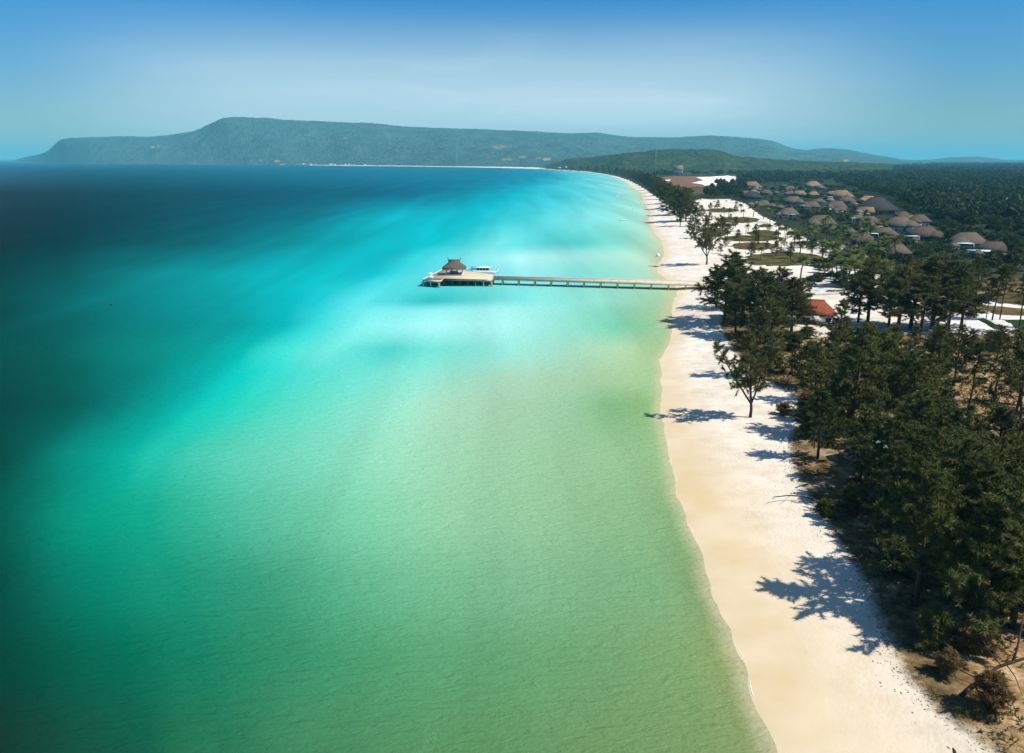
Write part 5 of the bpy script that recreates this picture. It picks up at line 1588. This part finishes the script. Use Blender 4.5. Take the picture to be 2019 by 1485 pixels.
# ---- palm garden scrub between the lawns and the villas
GP = np.array([(1500, 430), (1560, 452), (1600, 470), (1650, 488), (1720, 520), (1750, 560), (1690, 575), (1600, 560), (1600, 525), (1640, 510), (1585, 488), (1545, 462)], float)
GS = []
tries = 0
while len(GS) < 62 and tries < 20000:
    tries += 1
    px = rr.uniform(1490, 1760); py = rr.uniform(428, 578)
    if not in_poly(np.array([px]), np.array([py]), GP)[0]: continue
    if any(math.hypot((px - a), (py - b) * 2.0) < 9 for a, b in GS): continue
    GS.append((px, py))
labs = auto_label(GS, 'dark garden shrub')
for (px, py), lb in zip(GS, labs):
    x, y, z = ground(px, py)
    q = plant('broad', x, y, z - .7, rr.uniform(2.4, 5.5), lb, 'shrubs of the palm garden', 1.35)
    q.name = 'garden_shrub'; q['category'] = 'shrub'

# ---- shrubs planted round the villas
SHR = []
for a, b, w in villa_pts:
    for k in range(3):
        SHR.append((a + w * rr.uniform(-.55, .55), b + rr.uniform(2.0, 4.5) + (1 if w > 30 else 0)))
labs = auto_label(SHR, 'green shrub')
for (px, py), lb in zip(SHR, labs):
    x, y, z = ground(px, py)
    hh = low_before_villas(px, py, rr.uniform(2.6, 4.6))
    q = plant('broad', x, y, z - .3, max(hh, 1.9), lb, 'shrubs round the villas', 1.5)
    q.name = 'shrub'; q['category'] = 'shrub'

# ---- darker trees: clump left of the villas, belt right of them
DT = []
for q in range(34):
    DT.append((rr.uniform(1390, 1464), rr.uniform(376, 397)))
for q in range(22):
    DT.append((rr.uniform(1412, 1480), rr.uniform(361, 378)))
FP = np.array([(1640, 352), (1760, 352), (2030, 362), (2030, 470), (1960, 464), (1890, 452), (1850, 432), (1800, 408), (1760, 395), (1700, 380), (1650, 366)], float)
tries = 0
while len(DT) < 190 and tries < 20000:
    tries += 1
    px = rr.uniform(1640, 2030); py = 352 + (rr.random() ** .8) * 118
    if not in_poly(np.array([px]), np.array([py]), FP)[0]: continue
    if any(math.hypot((px - a), (py - b) * 2.2) < 9 for a, b in DT): continue
    DT.append((px, py))
for px in range(1905, 2040, 15):
    DT.append((px + rr.uniform(-4, 4), rr.uniform(525, 560)))
for px in range(1720, 1910, 24):
    DT.append((px + rr.uniform(-4, 4), rr.uniform(535, 560)))
labs = auto_label(DT, 'dark forest tree')
for (px, py), lb in zip(DT, labs):
    x, y, z = ground(px, py)
    far_ = py < 400
    hh = (9 + 6 * rr.random()) if far_ else (7 + 5 * rr.random())
    if px > 1880 and 385 < py < 440: hh = 4.5 + 2 * rr.random()
    plant('forest', x, y, z, hh, lb, 'dark trees around the resort', 1.1)

# ---- far wood: beyond counting
def far_wood():
    rng = np.random.default_rng(9)
    n = 30000
    px = rng.uniform(1080, 2900, n)
    inv = rng.uniform(1 / 2600.0, 1 / 640.0, n) if False else 1 / np.exp(rng.uniform(math.log(640), math.log(9500), n))
    y = 1 / inv
    x = (px - CX) / F * (y * CP + CAMZ * SP)
    qx, qy = to_px(x, y, 2.0)
    sd = shore_sd(x, y)
    keep = (sd > 30 + np.clip((y - 900) * .06, 0, 140))
    for P_ in ([(1296, 346), (1455, 345), (1458, 363), (1440, 372), (1415, 386), (1345, 388), (1305, 372)],
               [(1330, 445), (1350, 400), (1390, 374), (1440, 366), (1470, 362), (1500, 363), (1560, 361), (1640, 359), (1700, 380), (1760, 397), (1850, 436), (1960, 466), (2330, 470), (2330, 700), (1400, 700)],
               [(1318, 331), (1358, 331), (1358, 336.5), (1318, 336.5)]):
        keep &= ~in_poly(qx, qy, np.array(P_, float))
    x, y = x[keep], y[keep]
    n = len(x); K = 64
    r = (2.8 + 5.6 * rng.random(n) ** 1.6) * np.clip(y / 1500, 1, 2.4)
    h = (7 + 9 * rng.random(n) ** 1.5) + 6 * (fbm(x / 200, y / 300, 2, 5) - .5)
    z = land_z(x, y)
    d = rng.normal(size=(n, K, 3)); d /= np.linalg.norm(d, axis=2)[..., None]
    d[..., 2] = np.abs(d[..., 2]) * 1.1 - .35
    rad = (.65 + .45 * rng.random((n, K)))
    c = np.stack([x, y, z + h * .68], 1)
    p = c[:, None] + d * rad[..., None] * np.stack([r, r, h * .34], 1)[:, None]
    a = rng.normal(size=(n, K, 3)); a /= np.linalg.norm(a, axis=2)[..., None]
    b_ = np.cross(a, d); b_ /= np.linalg.norm(b_, axis=2)[..., None] + 1e-6
    s = (r * .36)[:, None, None] * (.6 + .7 * rng.random((n, K, 1)))
    V = np.stack([p - b_ * s * .6, p + b_ * s * .6, p + a * s * 1.2], 2).reshape(-1, 3)
    me = tri_mesh('far_wood', V, M['forest_leaf'])
    return tag(put('far_wood', me), 'dense dark green forest stretching to the horizon', None, kind='stuff')


far_wood()

# ---- undergrowth and leaf litter
def litter():
    rng = np.random.default_rng(4)
    veg = polyw([(1985, 1485), (1900, 1425), (1850, 1385), (1800, 1330), (1770, 1280), (1740, 1210), (1705, 1130), (1650, 1050), (1605, 985), (1575, 935), (1560, 895), (1560, 850)])
    L = np.concatenate([[0], np.cumsum(np.linalg.norm(np.diff(veg, axis=0), axis=1))])
    n = 1700
    s = rng.uniform(0, L[-1], n)
    off = rng.normal(size=n) * 1.1 + .5 - 2.4 * (rng.random(n) < .16) * rng.random(n)
    x = np.interp(s, L, veg[:, 0]) + off; y = np.interp(s, L, veg[:, 1]) + rng.normal(size=n) * .6
    z = land_z(x, y)
    mb = MB()
    for i in range(n):
        a = rng.random() * 6.28; l_ = .06 + .24 * rng.random() ** 2.5; w = .04 + .07 * rng.random(); hh = .04 + .06 * rng.random()
        ca, sa = math.cos(a), math.sin(a)
        V = [(x[i] + u * ca * l_ - v * sa * w, y[i] + u * sa * l_ + v * ca * w, z[i] + hz_) for u, v, hz_ in ((-1, 0, .0), (0, -1, .0), (1, 0, .0), (0, 1, .0), (0, 0, hh))]
        mb.add(V, [(0, 1, 4), (1, 2, 4), (2, 3, 4), (3, 0, 4)])
    tag(mb.build('leaf_litter', M['debris']), 'brown dry leaf litter scattered along the upper edge of the beach', None, kind='stuff')


def undergrowth():
    rng = np.random.default_rng(14)
    P_ = polyw([(1575, 870), (1600, 800), (1510, 745), (1440, 690), (1440, 650), (1560, 655), (1800, 660), (2060, 655), (2090, 1500), (1990, 1480), (1850, 1380), (1740, 1200), (1650, 1045)])
    lo, hi = P_.min(0), P_.max(0)
    q = rng.uniform(lo, hi, (26000, 2))
    k = in_poly(q[:, 0], q[:, 1], P_) & (fbm(q[:, 0] / 9, q[:, 1] / 9, 4, 44) > .50)
    q = q[k][:5200]
    z = land_z(q[:, 0], q[:, 1])
    A = np.column_stack([q, z]); B = A + np.column_stack([rng.normal(size=(len(q), 2)) * .25, .25 + .5 * rng.random(len(q))])
    V = tris_along(rng, A, B, 13, .42, .11, .9, .2)
    me = tri_mesh('undergrowth', V, M['needle_olive'])
    tag(put('undergrowth', me), 'low olive undergrowth on the forest floor', None, kind='stuff')


litter(); undergrowth()

# ---- bare branch at lower right and driftwood on the sand
def branch(name, label, pts, rad, cat, twigs=()):
    t = thing(name, label, cat, pts[0])
    P_ = np.array(pts) - np.array(pts[0])
    mb = MB(); mb.tube(P_, rad, 7); mb.build('trunk', M['bark'], t)
    for tw, r_ in twigs:
        mb = MB(); mb.tube(np.array(tw) - np.array(pts[0]), r_, 5); mb.build('twig', M['bark'], t)
    return t


def pt(px, py, h):
    x, y, z = ground(px, py, 1.7 + h)
    x, y = at(px, py, z + h) if False else at(px, py, 1.7 + h)
    return (float(x), float(y), 1.7 + h)


branch('bare_tree', 'bare grey leaning tree with forked branches at the lower right edge', [pt(1896, 1372, -.2), pt(1930, 1345, .7), pt(1968, 1315, 1.8), pt(2005, 1303, 2.6), pt(2060, 1285, 3.6)], [.22, .19, .16, .14, .10], 'tree',
       [([pt(1996, 1306, 2.4), pt(2006, 1278, 3.4), pt(2013, 1240, 5.0), pt(2022, 1195, 6.6)], [.12, .11, .09, .05]), ([pt(1984, 1310, 2.1), pt(2002, 1335, 1.4), pt(2016, 1372, .6)], [.06, .05, .02]), ([pt(1975, 1313, 2.0), pt(1950, 1285, 2.8), pt(1938, 1262, 3.4)], [.06, .05, .02])])
branch('driftwood_branch', 'dark driftwood branch lying on the white sand at the edge of the grove', [pt(1620, 990, .35), pt(1585, 979, .25), pt(1555, 977, .2), pt(1527, 980, .25), pt(1522, 984, .1)], [.13, .11, .09, .07, .03], 'branch',
       [([pt(1560, 977, .25), pt(1548, 984, .3)], [.05, .02])])
branch('driftwood_stump', 'dark stump poking up from the sand at the bottom edge', [pt(1882, 1484, -.1), pt(1881, 1480, .2), pt(1879, 1476, .5)], [.16, .14, .08], 'stump')

# ---- sun shades on the resort beach
SH_ = [(1408, 402), (1416, 399), (1432, 400.5), (1443, 399), (1452, 401), (1460, 402.5), (1462, 409), (1402, 408)]
labs = auto_label(SH_, 'small thatched sun shade')
for i, ((px, py), _) in enumerate(zip(SH_, labs)):
    x, y, z = ground(px, py)
    t = thing('sun_shade', f'small thatched sun shade on the far resort sand, {NUMW[i]} by position' if False else labs[i].replace('nearest to', 'one nearest to'), 'sun shade', (x, y, z), 0, 'thatched sun shades')
    mb = MB(); mb.tube([(0, 0, 0), (0, 0, 2.3)], .09, 6); mb.build('pole', M['bark'], t)
    mb = MB(); mb.tube([(0, 0, 2.0), (0, 0, 2.15), (0, 0, 3.1)], [1.9, 1.75, .06], 10); mb.build('canopy', M['thatch_tan'], t)
x, y, z = ground(1359, 415)
t = thing('beach_kiosk', 'small brown beach kiosk with orange sign by the beach trees', 'kiosk', (x, y, z))
mb = MB(); mb.box(-2, 2, -1.5, 1.5, 0, 2.2); mb.build('wall', M['hall_wood'], t)
hip_roof(5.2, 4, 2.3, 1.2, 2.2).build('roof', M['thatch_orange'], t)
mb = MB(); mb.box(-1.9, -.9, -1.62, -1.53, .5, 2.0); mb.build('sign_board', M['orange'], t)
# ================================================================ HAZE
hz = bpy.data.materials.new('haze'); hz.use_nodes = True
hn = hz.node_tree.nodes; hl = hz.node_tree.links
hn.clear()
ho = hn.new('ShaderNodeOutputMaterial'); hv = hn.new('ShaderNodeVolumePrincipled')
hv.inputs['Color'].default_value = (0.23, 0.83, 0.97, 1)
hv.inputs['Density'].default_value = 0.60e-4
hv.inputs['Anisotropy'].default_value = 0.0
hl.new(hv.outputs[0], ho.inputs['Volume'])
mb = MB(); mb.box(-80000, 80000, -2000, 64000, -6, 470)
tag(mb.build('haze', hz), 'thin blue sea haze over the whole bay', None, kind='stuff')
